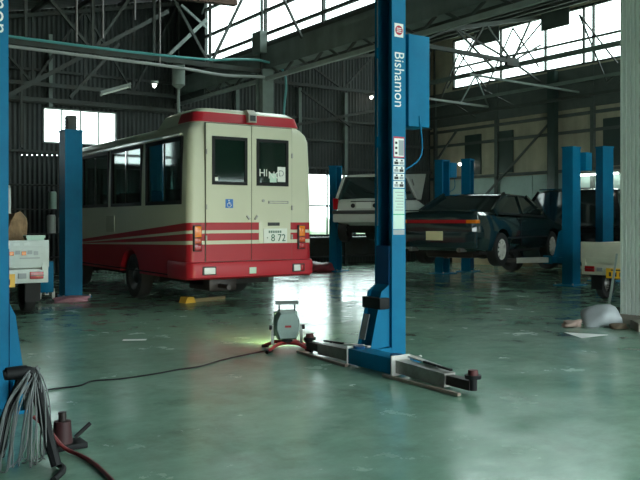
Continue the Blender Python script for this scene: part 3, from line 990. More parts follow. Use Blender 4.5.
# ------------------------------------------------------------------ the bus
def stripe_paint():
    """cream coachwork with red bands; the bands sink towards the front along the sides (local x)"""
    m = bpy.data.materials.new('bus_livery')
    m.use_nodes = True
    nt = m.node_tree
    b = nt.nodes['Principled BSDF']
    tc = nt.nodes.new('ShaderNodeTexCoord')
    sp = nt.nodes.new('ShaderNodeSeparateXYZ')
    nt.links.new(tc.outputs['Object'], sp.inputs[0])

    def math_(op, a, bb):
        n = nt.nodes.new('ShaderNodeMath')
        n.operation = op
        for i, q in enumerate((a, bb)):
            if isinstance(q, (int, float)):
                n.inputs[i].default_value = q
            else:
                nt.links.new(q, n.inputs[i])
        return n.outputs[0]
    acc = None
    for z, k, sgn in ((.91, .022, 1), (.962, .030, -1), (1.062, .050, 1), (1.106, .056, -1), (1.214, .068, 1)):
        e = math_('ADD', sp.outputs['Z'], math_('MULTIPLY', sp.outputs['X'], k))
        s = math_('MULTIPLY', math_('LESS_THAN', e, z), sgn)
        acc = s if acc is None else math_('ADD', acc, s)
    n = nt.nodes.new('ShaderNodeTexNoise')
    n.inputs['Scale'].default_value = 1.5
    n.inputs['Detail'].default_value = 5
    nt.links.new(tc.outputs['Object'], n.inputs['Vector'])
    mx = nt.nodes.new('ShaderNodeMix')
    mx.data_type = 'RGBA'
    nt.links.new(acc, mx.inputs[0])
    mx.inputs[6].default_value = (0.64, 0.64, 0.49, 1)
    mx.inputs[7].default_value = (0.43, 0.018, 0.030, 1)
    m2 = nt.nodes.new('ShaderNodeMix')
    m2.data_type = 'RGBA'
    m2.blend_type = 'MULTIPLY'
    m2.inputs[0].default_value = 0.18
    nt.links.new(mx.outputs[2], m2.inputs[6])
    nt.links.new(n.outputs['Fac'], m2.inputs[7])
    nt.links.new(m2.outputs[2], b.inputs['Base Color'])
    b.inputs['Roughness'].default_value = 0.35
    b.inputs['Specular IOR Level'].default_value = 0.3
    return m


M_BUS = stripe_paint()
bus = thing('bus', 'cream minibus with red stripes seen from its twin rear doors', 'bus', (5.65, 10.1, 0), R(90))
BL, BH = 6.15, 1.02


def rrect(x0, x1, hy, r, z, n=6, dy=0.0):
    pts = []
    for cx, cy, a0 in ((x1 - r, hy - r, 0), (x0 + r, hy - r, 90), (x0 + r, -hy + r, 180), (x1 - r, -hy + r, 270)):
        for k in range(n + 1):
            a = R(a0 + 90 * k / n)
            pts.append((cx + r * math.cos(a), cy + r * math.sin(a), z))
    return pts


rings = [rrect(.0, BL, BH, .10, .42), rrect(0, BL, BH, .10, .66), rrect(.0, BL, BH, .10, 1.4), rrect(.01, BL - .05, BH - .012, .10, 2.0), rrect(.02, BL - .15, BH - .03, .10, 2.42),
         rrect(.035, BL - .2, BH - .055, .12, 2.52), rrect(.07, BL - .25, BH - .12, .14, 2.60), rrect(.14, BL - .35, BH - .26, .15, 2.655), rrect(.3, BL - .5, BH - .5, .2, 2.68)]
body = MB().loft(rings).build('body', M_BUS, bus)
SW = [(.24, 1.52), (1.74, 3.07), (3.25, 4.62), (4.76, 5.65)]          # side window openings (s range)
cs = [MB().box(.09, BL - .35, -BH + .09, BH - .09, .78, 2.48)]
for a, b in SW:
    cs.append(MB().box(a, b, -BH - .2, BH + .2, 1.50, 2.39))
cs.append(MB().box(-.2, .3, .13, .64, 1.77, 2.40))
cs.append(MB().box(-.2, .3, -.56, -.07, 1.77, 2.40))
cs.append(MB().box(BL - .5, BL + .3, -.85, .85, 1.45, 2.3))
for xx in (2.2, 5.15):
    cs.append(MB().lathe([(.43, BH - .34), (.43, BH + .1)], 28, (xx, 0, .36), 'y'))
    cs.append(MB().lathe([(.43, -BH - .1), (.43, -BH + .34)], 28, (xx, 0, .36), 'y'))
cut(body, cs)
for xx in (2.2, 5.15):
    for sd in (1, -1):
        wheel(bus, xx, sd * (BH - .16), .36, .36, .21, sd, mat('bus_hub_grey', (.05, .05, .05), .5, vary=.2))
MB().box(.5, BL - .4, -.55, .55, .30, .43).box(2.1, 2.3, -.9, .9, .28, .44).box(5.05, 5.25, -.9, .9, .28, .44).build('chassis', M_DARK, bus, 0)
MB().box(.3, 1.0, .1, .55, .22, .42, .04).build('silencer', M_RUSTBLK, bus)
MB().tube([(.9, .35, .3), (-.02, .4, .3)], .035, 10).build('exhaust_pipe', M_RUSTBLK, bus)

# side windows: panes, gasket frame, sliding sash bars
for s in (1, -1):
    for a, b in SW:
        y = s * (BH - .022)
        fr = MB()
        holed(fr, a - .03, b + .03, 1.47, 2.42, [(a + .02, b - .02, 1.525, 2.365)], lambda m, p, q, c, d: m.box(p, q, y - .022, y + .022, c, d))
        f = fr.build('window_frame', M_BLACK, bus, 0)
        m = (a + b) / 2
        MB().box(a + .02, m, y - .004, y + .004, 1.525, 2.365).build('pane', M_BUSGLASS, f, 0)
        MB().box(m, b - .02, y - .012, y - .004, 1.525, 2.365).build('pane', M_BUSGLASS, f, 0)
        MB().box(m - .018, m + .018, y - .015, y + .015, 1.52, 2.37).build('sash_bar', M_CHROME, f, 0)
    MB().box(.25, BL - .5, s * (BH - .015) - .02, s * (BH - .015) + .02, 2.435, 2.465).build('rain_gutter', M_CREAM, bus, 0)
    MB().box(.3, BL - .5, s * BH - .008, s * BH + .008, .455, .475).build('sill_moulding', M_BLACK, bus, 0)
MB().box(BL - .22, BL - .2, -.85, .85, 1.45, 2.3).build('windscreen', M_BUSGLASS, bus, 0)
# small side marker and filler flap on the left flank
MB().box(.25, .45, BH - .002, BH + .012, .585, .615).build('side_marker', M_LENSCLR, bus, 0)
MB().box(2.9, 3.3, BH - .002, BH + .006, 1.05, 1.32).build('filler_flap', M_CREAM, bus, 0)

# seats inside
M_SEAT = mat('seat_cloth', (0.04, 0.07, 0.075), 0.9, vary=0.3)
for i in range(5):
    for y in (.50, -.50):
        x = 1.1 + i * .95
        st = MB().box(x, x + .45, y - .40, y + .40, .80, 1.18, .04).build('seat', M_SEAT, bus)
        MB().box(x - .06, x + .06, y - .40, y + .40, 1.1, 1.72, .05).build('seat_back', M_SEAT, st)
MB().tube([(.16, .55, .9), (.16, .55, 2.4)], .018, 8).build('grab_pole', mat('grab_pole_yellow', (.6, .55, .3), .4), bus)
MB().tube([(.16, -.5, .9), (.16, -.5, 2.4)], .018, 8).build('grab_pole', mat('grab_pole_yellow', (.6, .55, .3), .4), bus)

# rear doors, each a plate with its window
GAP = .006
MB().box(-.006, .012, -.655, .765, .66, 2.61).build('door_seal', mat('grey_rubber_seal', (.10, .10, .085), .6), bus, 0)
cut(bus.children[-1], [MB().box(-.1, .1, .12, .65, 1.76, 2.41), MB().box(-.1, .1, -.57, -.06, 1.76, 2.41)])
for y0, y1, wy in ((.035 + GAP, .755, (.135, .635)), (-.645, .035 - GAP, (-.555, -.075))):
    d = holed(MB(), y0, y1, .672, 2.60, [(wy[0] - .01, wy[1] + .01, 1.765, 2.405)], lambda m, a, b, c, e: m.box(-.018, .0, a, b, c, e)).build('rear_door', M_BUS, bus, 0)
    g = holed(MB(), wy[0] - .03, wy[1] + .03, 1.745, 2.425, [(wy[0] + .015, wy[1] - .015, 1.79, 2.38)], lambda m, a, b, c, e: m.box(-.026, .0, a, b, c, e))
    g.build('window_gasket', M_BLACK, d, 0)
    MB().box(-.014, -.008, wy[0], wy[1], 1.775, 2.395).build('pane', M_BUSGLASS, d, 0)
    hy = y1 if y0 > 0 else y0
    for z in (1.0, 1.43, 2.2):
        MB().tube([(-.025, hy, z - .035), (-.025, hy, z + .035)], .014, 8).build('hinge', M_GREYSTEEL, d)
    hy2 = .12 if y0 > 0 else -.05
    MB().bar((-.035, hy2, 1.31), (-.035, hy2 - (.04 if y0 > 0 else -.04), 1.26), .022, .03, up=(1, 0, 0)).build('door_handle', M_GREYSTEEL, d, 0)
    if y0 < 0:
        MB().box(-.03, -.018, -.58, -.24, 1.49, 1.53).build('pull_bar', M_GREYSTEEL, d, 0)
        MB().box(-.033, -.03, -.56, -.26, 1.503, 1.518).build('pull_bar_slot', M_CREAM, d, 0)
        MB().lathe([(.001, 0), (.022, 0), (.022, .012), (.001, .012)], 12, (-.03, -.155, 1.53), 'x').build('door_lock', M_GREYSTEEL, d)
        # cream plate field that interrupts the red bands
        MB().box(-.022, -.018, -.62, -.085, .912, 1.235).build('plate_field', M_CREAM, d, 0)
        MB().box(-.032, -.02, -.43, -.23, 1.165, 1.215, .005).build('plate_lamp', M_INK, d)
        pl = MB().box(-.034, -.022, -.555, -.155, .915, 1.125, .003).build('number_plate', M_PLATE, d)
        for i in range(7):
            MB().box(-.036, -.034, -.26 - i * .032, -.24 - i * .032, 1.06, 1.095).build('plate_numeral', M_GREENINK, pl, 0)
        text('· 8 72', 'plate_number', M_GREENINK, pl, (-.036, -.365, .985), (R(90), 0, R(-90)), .15, sx=.95)
        # H I N O letters in the glass with two paper notices
        text('HI', 'window_letters', M_DECALW, d, (-.0155, -.16, 1.93), (R(90), 0, R(-90)), .15)
        text('NO', 'window_letters', M_DECALW, d, (-.0165, -.36, 1.90), (R(90), 0, R(-90)), .15)
        MB().box(-.0155, -.0148, -.385, -.27, 1.80, 1.93).build('paper_notice', M_DECALPALE, d, 0)
        n2 = MB().box(-.0155, -.0148, -.535, -.40, 1.81, 2.03).build('paper_notice', M_DECALW, d, 0)
        text('D', 'notice_letter', M_DECALGREY, n2, (-.0165, -.465, 1.93), (R(90), 0, R(-90)), .13)
    else:
        # wheelchair symbol: blue square, white figure
        sg = MB().box(-.0205, -.018, .335, .455, 1.42, 1.545).build('access_sign', mat('sign_blue', (.01, .14, .48), .4), d, 0)
        fg = MB()
        pr = lambda y, z: (-.0225, .395 - y, 1.48 + z)
        fg.tube([pr(.030 * math.cos(a) - .004, .030 * math.sin(a) - .018) for a in [R(100 + 250 * k / 14) for k in range(15)]], .004, 6)
        fg.tube([pr(-.008, .030), pr(-.004, -.004), pr(.020, -.004), pr(.032, -.032)], .005, 6)
        fg.tube([pr(-.006, .014), pr(.016, .012)], .004, 6)
        fg.lathe([(.001, -.003), (.009, -.003), (.009, .002), (.001, .002)], 12, pr(-.008, .045), 'x')
        fg.build('access_figure', M_DECALW, sg)
        MB().box(-.0155, -.0148, .57, .62, 1.80, 1.85).build('window_sticker', M_DECALW, d, 0)

# rear lamps and bumper
for s, y in ((1, .885), (-1, -.815)):
    lc = MB().box(-.035, .02, y - .062, y + .062, .815, 1.175, .01).build('tail_lamp', M_INK, bus)
    MB().box(-.045, -.03, y - .05, y + .05, 1.01, 1.165, .008).build('turn_lens', M_LENSAMB, lc)
    MB().box(-.045, -.03, y - .05, y + .05, .925, 1.0, .008).build('brake_lens', mat('orange_red_lens', (.5, .06, .01), .15), lc)
    MB().box(-.045, -.03, y - .05, y + .05, .828, .915, .008).build('tail_lens', M_LENSRED, lc)
bump = []
for z, e in ((.42, .0), (.45, .05), (.60, .06), (.655, .045), (.665, .02)):
    bump.append(rrect(-.01 - e, .75, BH + .005 + e * .25, .12, z))
bp_ = MB().loft(bump).build('rear_bumper', M_RED, bus)
cut(bp_, [MB().box(.16, 2, -.96, .96, .2, 1.0)])
for y in (.73, -.73):
    h = MB().box(-.082, -.055, y - .105, y + .105, .485, .605, .01).build('reverse_lamp', M_INK, bus)
    MB().box(-.09, -.078, y - .085 + (.0 if y > 0 else .06), y + .085, .50, .59, .008).build('lamp_lens', M_LENSCLR, h)
    if y < 0:
        MB().box(-.09, -.078, y - .085, y - .03, .50, .59, .008).build('red_lens', M_LENSRED, h)
MB().box(-.082, -.06, -.01, .10, .485, .575, .004).build('bumper_sticker', M_DECALPALE, bus)
# raised rear roof cap with a red band and marker lamp
cap = [rrect(.10, 1.55, .90, .14, 2.56), rrect(.11, 1.50, .88, .14, 2.63), rrect(.14, 1.35, .82, .14, 2.79), rrect(.19, 1.2, .75, .14, 2.835), rrect(.3, 1.05, .6, .14, 2.855)]
rc = MB().loft(cap).build('roof_cap', M_CREAM, bus)
bs = []
for x0_, hy_, z_ in ((.098, .893, 2.635), (.125, .842, 2.775), (.135, .83, 2.775), (.11, .88, 2.635)):
    q_ = rrect(x0_, 1.5, hy_, .14, z_)[7:21]
    bs.append([(.62, hy_, z_)] + q_ + [(.62, -hy_, z_)])
nb = len(bs[0])
bm_ = MB()
bm_.add([p for r_ in bs for p in r_], [(j * nb + i, j * nb + i + 1, (j + 1) % 4 * nb + i + 1, (j + 1) % 4 * nb + i) for j in range(4) for i in range(nb - 1)] + [(0, nb, 2 * nb, 3 * nb), (nb - 1, 2 * nb - 1, 3 * nb - 1, 4 * nb - 1)])
bm_.build('roof_band', M_RED, rc)
MB().prism([(.03, 2.66), (.03, 2.78), (.10, 2.845), (.22, 2.845), (.20, 2.66)], 'y', -.075, .055).build('roof_camera', mat('camera_grey', (.42, .42, .36), .4), rc, 0)
MB().box(.022, .032, -.055, .035, 2.68, 2.76).build('camera_window', M_INK, rc, 0)


# ------------------------------------------------------------------ lift posts
def lift_post(label, loc, rz, h, cw=.15, cd=.26, detail=False, arm_z=.06, arms=((1, .9, 0), (-1, .9, 0)), carriage_z=None, unit=None, group=None, gear=True, armmat=None, off=0.0, reach=.30):
    """local +x looks at the vehicle; y runs along the vehicle"""
    t = thing('lift_post', label, 'car lift', loc, rz, group)
    hd = cd / 2
    lip = .03
    poly = [(-cw, -hd), (0, -hd), (0, -hd + lip), (-.015, -hd + lip), (-.015, -hd + .015), (-cw + .015, -hd + .015), (-cw + .015, hd - .015), (-.015, hd - .015),
            (-.015, hd - lip), (0, hd - lip), (0, hd), (-cw, hd)]
    MB().prism(poly, 'z', .02, h).build('column', M_BLUE, t, 0)
    MB().box(-cw - .08, .12, -hd - .12, hd + .12, 0, .02).build('base_plate', M_BLUE, t, 0)
    for sx in (-cw - .05, .09):
        for sy in (-1, 1):
            MB().lathe([(.001, .05), (.016, .05), (.018, .02), (.001, .02)], 6, (sx, sy * (hd + .09), 0)).build('anchor_bolt', M_GREYSTEEL, t)
    MB().box(-cw - .01, .01, -hd - .01, hd + .01, h, h + .03).build('top_plate', M_BLUE, t, 0)
    cz = arm_z
    # carriage slide inside the channel
    MB().box(-cw + .03, .012, -hd + .032, hd - .032, cz + .02, min(h - .1, cz + 1.0)).build('slide', M_BLUEDK, t, 0)
    if not gear:
        return t
    ca = MB().box(reach - .17, reach, off - .30, off + .30, cz, cz + .13, .008).build('carriage', M_BLUE, t)
    MB().box(-.01, reach - .1, -.10, .12, cz, cz + .11).build('carriage_root', M_BLUE, ca, 0)
    for sy in (-1, 1):
        MB().prism([(.012, cz + .12), (.22, cz + .10), (.10, cz + .60), (.012, cz + .66)], 'y', sy * .09 - .008, sy * .09 + .008).build('gusset', M_BLUE, ca, 0)
        MB().box(reach - .18, reach + .01, off + sy * .30 - .006, off + sy * .30 + .006, cz - .01, cz + .15).build('end_plate', M_ALU if detail else M_BLUE, ca, 0)
    MB().prism([(.012, cz + .13), (.19, cz + .10), (.07, cz + .60), (.012, cz + .66)], 'y', -.085, .085).build('web_plate', M_BLUE, ca, 0)
    am = armmat or M_GREYSTEEL
    for sy, L, ang in arms:
        # two-stage swinging arm pivoted at the carriage end
        a = R(ang)
        d = Vector((math.sin(a), sy * math.cos(a), 0))
        p0 = Vector((reach - .085, off + sy * .25, cz + .065))
        p1 = p0 + d * (L * .72)
        p2 = p0 + d * L
        dz = Vector((0, 0, -.02))
        arm = MB().bar(p0, p1 + dz, .11, .10).build('arm', am, t, 0)
        MB().lathe([(.001, .085), (.05, .085), (.05, -.065), (.001, -.065)], 16, p0).build('pivot_pin', M_BLUEDK, arm)
        MB().bar(p1 - d * .15 + dz * .8, p2 + dz, .075, .07).build('arm_extension', M_RUSTBLK, arm, 0)
        q = p2 + dz * .5
        MB().lathe([(.001, -.045), (.03, -.045), (.03, .035), (.058, .04), (.06, .065), (.001, .065)], 16, q).build('lift_pad', M_BLACK, arm)
        MB().lathe([(.001, .10), (.035, .10), (.04, .064), (.001, .064)], 12, q).build('pad_cap', mat('pad_maroon', (.10, .02, .02), .6), arm)
        if detail:
            n = Vector((d.y, -d.x, 0)) * .09 * sy
            MB().bar(p0 + d * .0 + Vector((0, 0, .07)) - n * 1.2, p0 + d * (L * .55) + Vector((0, 0, .05)) - n * .4, .05, .012).build('arm_brace', M_ALU, arm, 0)
            MB().bar(p0 + d * .3 + Vector((0, 0, .065)) - n * .3, p0 + d * (L * .72) + Vector((0, 0, .05)) - n * .2, .02, .015).build('release_rod', M_BLACK, arm, 0)
            MB().bar(Vector((reach + .05, p0.y, .015)), Vector((reach + .05, p0.y, .015)) + d * (L * 1.0), .03, .02).build('toe_guard', mat('brown_bar', (.25, .20, .15), .5), arm, 0)
    if unit:
        x0, x1, y0, y1, z0, z1 = unit
        u = MB().box(x0, x1, y0, y1, z0, z1, .01).build('power_unit', M_BLUE, t)
        MB().tube(catmull([((x0 + x1) / 2, y1, z0 + .1), ((x0 + x1) / 2, y1 + .03, z0 - .25), (-cw, hd - .02, z0 - .4)], 5), .008, 6).build('hydraulic_hose', M_BLUE, u)
    return t


def post_decals(t, hd, cx, mirror=False):
    """stickers on the local +y (or -y) face of a post"""
    s = -1 if mirror else 1
    y = s * (hd + .0012)

    def plate(n, x0, x1, z0, z1, m, lift=0.0, par=None):
        a, b = sorted((s * (hd + lift), s * (hd + lift + .0015)))
        return MB().box(x0, x1, a, b, z0, z1).build(n, m, par or t, 0)
    rot = (R(90), R(90), R(180)) if not mirror else (R(90), R(90), 0)
    lg = plate('logo_sticker', cx - .05, cx + .05, 2.865, 2.985, M_DECALW)
    MB().lathe([(.001, 0), (.042, 0), (.042, s * .002), (.001, s * .002)], 24, (cx, s * (hd + .0015), 2.925), 'y').build('logo_disc', M_DECALRED, lg)
    for dz in (.016, 0, -.016):
        plate('logo_stroke', cx - .026, cx + .026, 2.922 + dz, 2.929 + dz, M_DECALW, .0035, lg)
    text('Bishamon', 'brand_lettering', M_DECALW, t, (cx, y, 2.49), rot, .155, .001, sx=.82)
    pl = plate('warning_sticker', cx - .062, cx + .062, 1.80, 1.985, M_DECALRED)
    plate('sticker_field', cx - .055, cx + .055, 1.81, 1.97, M_DECALW, .0015, pl)
    plate('sticker_picture', cx - .052 if not mirror else cx, cx + .005 if not mirror else cx + .052, 1.82, 1.955, M_DECALGREY, .003, pl)
    for i in range(3):
        plate('sticker_mark', cx + .02, cx + .045, 1.83 + i * .045, 1.85 + i * .045, M_INK, .003, pl)
    for r_ in range(4):
        z0 = 1.535 + r_ * .066
        p = plate('pictogram_sticker', cx - .062, cx + .062, z0, z0 + .058, M_DECALW)
        for c_ in range(2):
            x = cx - .052 + c_ * .058
            plate('pictogram', x, x + .046, z0 + .008, z0 + .032, M_DECALGREY if (r_ + c_) % 2 else M_INK, .0015, p)
            plate('pictogram', x + .01, x + .03, z0 + .036, z0 + .05, M_INK, .0015, p)
    p = plate('instruction_label', cx - .064, cx + .064, 1.17, 1.525, M_DECALPALE)
    plate('label_rule', cx - .064, cx + .064, 1.295, 1.303, M_DECALGRN, .0015, p)
    for i in range(7):
        plate('label_line', cx - .05, cx + .045 - .012 * (i % 3), 1.335 + i * .026, 1.341 + i * .026, M_DECALGREY, .0015, p)
    plate('capacity_label', cx - .064, cx + .064, 1.12, 1.165, M_DECALGREY)


centre = lift_post('tall blue lift post with stickers, its arms folded flat along the floor', (4.45, 5.59, 0), R(180), 3.75, .155, .245, True, .02, ((1, .86, 0), (-1, .84, -3)), off=.34, reach=.42,
                   unit=(-.46, -.21, -.14, .10, 2.09, 2.92))
post_decals(centre, .1225, -.0775)
MB().box(.03, .14, -.13, .13, .47, .57, .01).build('rubber_buffer', M_BLACK, centre)
MB().quad((.205, -.08, .20), (.205, -.01, .20), (.15, -.01, .42), (.15, -.08, .42), .01).build('data_plate', M_DECALGREY, centre, 0)
MB().box(-.50, -.46, -.06, .04, 2.12, 2.35, .01).build('switch_box', mat('pinkish_grey', (.35, .22, .24), .5), centre)
for z in (3.2, 2.4, 1.6):
    MB().box(.0, .006, -.085, -.075, z - .4, z + .3).build('guide_rail', M_GREYSTEEL, centre, 0)
near = lift_post('tall blue lift post with a hank of grey cable at its foot', (1.235, 5.59, 0), 0, 3.75, .155, .245, gear=False)
text('Bishamon', 'brand_lettering', M_DECALW, near, (-.055, -.1237, 2.75), (R(90), R(90), 0), .15, .001)
nc = MB().prism([(.012, .10), (.12, .10), (.05, .62), (.012, .70)], 'y', -.10, .10).build('carriage', M_BLUE, near, 0)
MB().box(.01, .16, -.20, .20, .06, .20, .01).build('carriage_foot', M_BLUE, nc)
MB().tube([(.10, -.22, .14), (.10, .22, .14)], .035, 10).build('pivot_pin', M_BLACK, nc)
lift_post('blue lift post beside the bus with a dark motor on top', (4.07, 13.1, 0), 0, 2.68, .28, .32, gear=False)
mt = thing('lift_motor', 'dark motor box on top of the blue post beside the bus', 'motor', (3.93, 13.1, 2.71))
MB().box(-.07, .07, -.09, .09, 0, .24, .01).build('motor_housing', M_STEEL, mt)
for i in range(4):
    MB().box(-.08, .08, -.095, .095, .04 + i * .05, .055 + i * .05).build('cooling_fin', M_STEEL, mt, 0)
lift_post('blue lift post behind the raised white hatchback', (11.35, 16.0, 0), R(-70), 2.55, .20, .26, arms=((1, .7, 50), (-1, .7, 50)), arm_z=.92)
lift_post('blue lift post with a small power unit, of the twin posts behind the dark coupe', (12.85, 13.8, 0), R(-80), 2.62, .22, .28, arms=((1, .7, 35), (-1, .7, 35)), arm_z=.4, unit=(-.2, 0, .16, .42, 2.25, 2.6))
lift_post('plain blue post without power unit, of the twin posts behind the dark coupe', (13.86, 13.98, 0), R(-65), 2.7, .22, .28, gear=False)
lift_post('blue lift post in front of the coupe nose with a boxy power unit', (12.54, 10.12, 0), R(100), 2.62, .22, .30, arms=((1, .85, 55), (-1, .6, 20)), arm_z=.42, unit=(-.32, .0, -.42, -.17, 2.2, 2.55), armmat=M_ALU)
lift_post('blue lift post standing behind the cream pickup', (13.98, 10.4, 0), R(80), 2.72, .20, .28, gear=False)

# ------------------------------------------------------------------ work lamp
M_LAMPG = mat('lamp_grey_green', (0.30, 0.40, 0.36), 0.35, vary=0.15, scale=10)
M_LAMPRED = mat('lamp_stand_red', (0.42, 0.03, 0.035), 0.4)
wl = thing('work_lamp', 'grey halogen work lamp on a red folding stand on the floor', 'work lamp', (4.05, 6.58, 0), R(66))
# local +x is the lit glass side
def hex_ring(x, k, zc=.24):
    return [(x, y * k, zc + (z - zc) * k) for y, z in ((-.085, .105), (.085, .105), (.12, .20), (.115, .29), (.075, .375), (-.075, .375), (-.115, .29), (-.12, .20))]


hs = MB().loft([hex_ring(-.10, .86), hex_ring(-.06, 1.0), hex_ring(.07, 1.04), hex_ring(.09, .95)]).build('housing', M_LAMPG, wl, 25)
for i in range(6):
    MB().box(-.108, -.098, -.085 + i * .031, -.077 + i * .031, .15, .19).build('cooling_fin', M_LAMPG, hs, 0)
holed(MB(), -.115, .115, .12, .36, [(-.095, .095, .14, .34)], lambda m, a, b, c, d: m.box(.085, .105, a, b, c, d)).build('bezel', M_LAMPG, hs, 0)
MB().box(.09, .098, -.095, .095, .14, .34).build('lamp_glass', mat('lit_halogen', (1, .95, .7), .3, emit=(1, .93, .55), estr=14), hs, 0)
MB().box(-.106, -.10, -.03, .03, .225, .245).build('badge', M_LENSRED, hs, 0)
MB().box(-.07, .0, -.05, .05, .075, .105, .01).build('junction_box', M_BLACK, hs)
hn = MB().bar((-.02, -.11, .455), (-.02, .11, .455), .035, .035).build('carry_handle', mat('handle_grey', (.2, .22, .21), .6), wl, 0)
for s in (-1, 1):
    MB().bar((-.02, s * .075, .36), (-.02, s * .075, .45), .014).build('handle_stay', M_BLACK, hn, 0)
    MB().bar((-.02, s * .14, .055), (-.02, s * .14, .24), .012, .025).build('bracket', M_ALU, wl, 0)
    MB().lathe([(.001, s * .0), (.022, 0), (.024, s * .025), (.001, s * .025)], 12, (-.02, s * .146, .22), 'y').build('knob', M_BLACK, wl)
MB().bar((-.02, -.14, .055), (-.02, .14, .055), .025, .012).build('bracket_base', M_ALU, wl, 0)
for ax, ay in ((.16, .2), (.16, -.2), (-.2, .2), (-.2, -.2)):
    lg = MB().tube([(-.02, 0, .075), (ax * .5 - .01, ay * .5, .07), (ax, ay, .02)], .017, 8).build('leg', M_LAMPRED, wl)
    MB().tube([(ax * .82, ay * .82, .026), (ax * 1.08, ay * 1.08, .014)], .018, 8).build('foot_cap', M_BLACK, lg)
MB().tube([(-.10, -.19, .085), (.05, -.19, .085)], .022, 10).build('leg_grip', M_BLACK, wl)
ld = bpy.data.lights.new('halogen_beam', 'SPOT')
ld.energy = 26
ld.color = (1.0, .93, .45)
ld.spot_size = R(110)
ld.spot_blend = .6
ld.shadow_soft_size = .06
lo = bpy.data.objects.new('halogen_beam', ld)
COL.objects.link(lo)
lo.parent = wl
lo.location = (.125, 0, .22)
lo.rotation_euler = (0, R(-82), 0)

cab = [(4.0, 6.7, .012), (3.8, 6.58, .01), (3.3, 6.40, .008), (2.95, 6.2, .008), (2.75, 6.17, .008), (2.5, 6.1, .008), (2.2, 6.06, .008), (2.0, 6.1, .008), (1.85, 5.98, .008), (1.6, 5.95, .008), (1.45, 5.6, .02), (1.42, 5.2, .06)]
tag(MB().tube(catmull(cab, 6), .0065, 6).build('lamp_cable', M_BLACK), 'thin black cable snaking over the green floor from the work lamp', 'cable')

# ------------------------------------------------------------------ cable hank by the near post
M_CORDG = mat('grey_cord', (0.17, 0.19, 0.19), 0.5, vary=0.5, scale=5)
st = thing('reel_stand', 'black bent-arm stand holding the grey cable hank', 'stand', (1.02, 4.24, 0))
MB().tube(catmull([(-.09, -.02, .47), (.02, -.03, .48), (.06, -.04, .44), (.08, -.09, .30), (.10, -.15, .15), (.12, -.20, .025)], 6), .026, 8).build('bent_arm', M_BLACK, st)
MB().tube([(.0, 0, .46), (-.04, .10, .24), (-.06, .18, .01)], .02, 8).build('rear_leg', M_BLACK, st)
MB().tube([(.0, 0, .45), (-.12, -.10, .24), (-.18, -.16, .01)], .02, 8).build('rear_leg', M_BLACK, st)
MB().lathe([(.001, -.05), (.032, -.05), (.036, .05), (.001, .05)], 14, (-.03, -.02, .475), 'x').build('hub', M_BLACK, st)
MB().box(.0, .04, -.05, -.02, .29, .36, .006).build('name_tag', M_DECALGREY, st)
hk = thing('cable_hank', 'hank of grey cable strands draped over the black bent-arm stand', 'cable', (1.02, 4.24, 0))
rnd = random.Random(3)
for i in range(28):
    f = i / 27
    sp_ = -.17 + .30 * f
    top_ = Vector((.03 + .06 * rnd.random(), -.03 + .03 * rnd.random(), .47 + .03 * rnd.random()))
    low = Vector((sp_ + rnd.uniform(-.03, .03), -.04 - .14 * rnd.random(), .03 + .14 * rnd.random()))
    mid = top_.lerp(low, .5) + Vector(((sp_ - .05) * .22, -.03, .03))
    back = Vector((low.x + rnd.uniform(-.05, .05), low.y + .07, .012 + .04 * rnd.random()))
    MB().tube(catmull([top_, top_.lerp(mid, .4) + Vector((0, -.02, .02)), mid, low, back], 6), .0036, 6).build('strand', M_CORDG, hk)
MB().tube(catmull([(.04, -.02, .44), (.08, -.06, .25), (.12, -.12, .05), (.14, -.25, .02), (.05, -.4, .02)], 6), .016, 8).build('thick_cable', M_BLACK, hk)
rb = tag(MB().tube(catmull([(1.12, 4.40, .20), (1.18, 4.36, .14), (1.25, 4.30, .04), (1.30, 4.2, .015), (1.32, 4.08, .012), (1.32, 3.9, .012), (1.30, 3.6, .012)], 6), .011, 8)
         .build('red_hose', mat('dark_red_hose', (.16, .02, .02), .45)), 'dark red hose on the floor beside the cable hank', 'hose')
jk = thing('bottle_jack', 'dark maroon hydraulic jack on the floor beside the cable hank', 'jack', (1.30, 4.42, 0))
MB().box(-.1, .1, -.07, .07, 0, .03, .006).build('jack_base', M_BLACK, jk)
MB().lathe([(.001, .15), (.045, .15), (.055, .03), (.001, .03)], 16, (-.02, 0, 0)).build('cylinder', mat('maroon_paint', (.045, .010, .012), .6, vary=.3), jk)
MB().lathe([(.001, .20), (.022, .20), (.022, .15), (.001, .15)], 12, (-.02, 0, 0)).build('ram', M_RUSTBLK, jk)
MB().tube([(.05, 0, .05), (.14, .02, .11)], .012, 8).build('handle_socket', M_BLACK, jk)

# ------------------------------------------------------------------ clutter by the pale column
M_CLOTH = mat('grey_white_cloth', (0.42, 0.45, 0.47), 0.9, vary=0.15, scale=5, bump=0.3, bscale=12)
lump('plastic_sack', 'full grey-white sack slumped against the pale clad column', 'sack', M_CLOTH, (8.10, 6.02, 0), .25, .22, .17, 11, .2)
lump('rag', 'pinkish dirty rag crumpled beside the grey-white sack', 'rag', mat('dirty_pink_rag', (.36, .26, .22), .95, vary=.4, scale=9), (7.72, 6.14, 0), .17, .10, .05, 12, .55)
lump('rag', 'brown oily rag tucked in front of the grey-white sack', 'rag', mat('oily_rag', (.16, .12, .08), .95, vary=.4, scale=9), (8.0, 5.72, 0), .12, .09, .045, 13, .3)
tag(MB().quad((7.06, 5.72, .03), (7.02, 5.46, .004), (7.30, 5.34, .03), (7.40, 5.50, .006), .003).build('paper_scrap', M_DECALW, smooth=0), 'white scrap of paper lying on the floor near the pale column', 'paper')
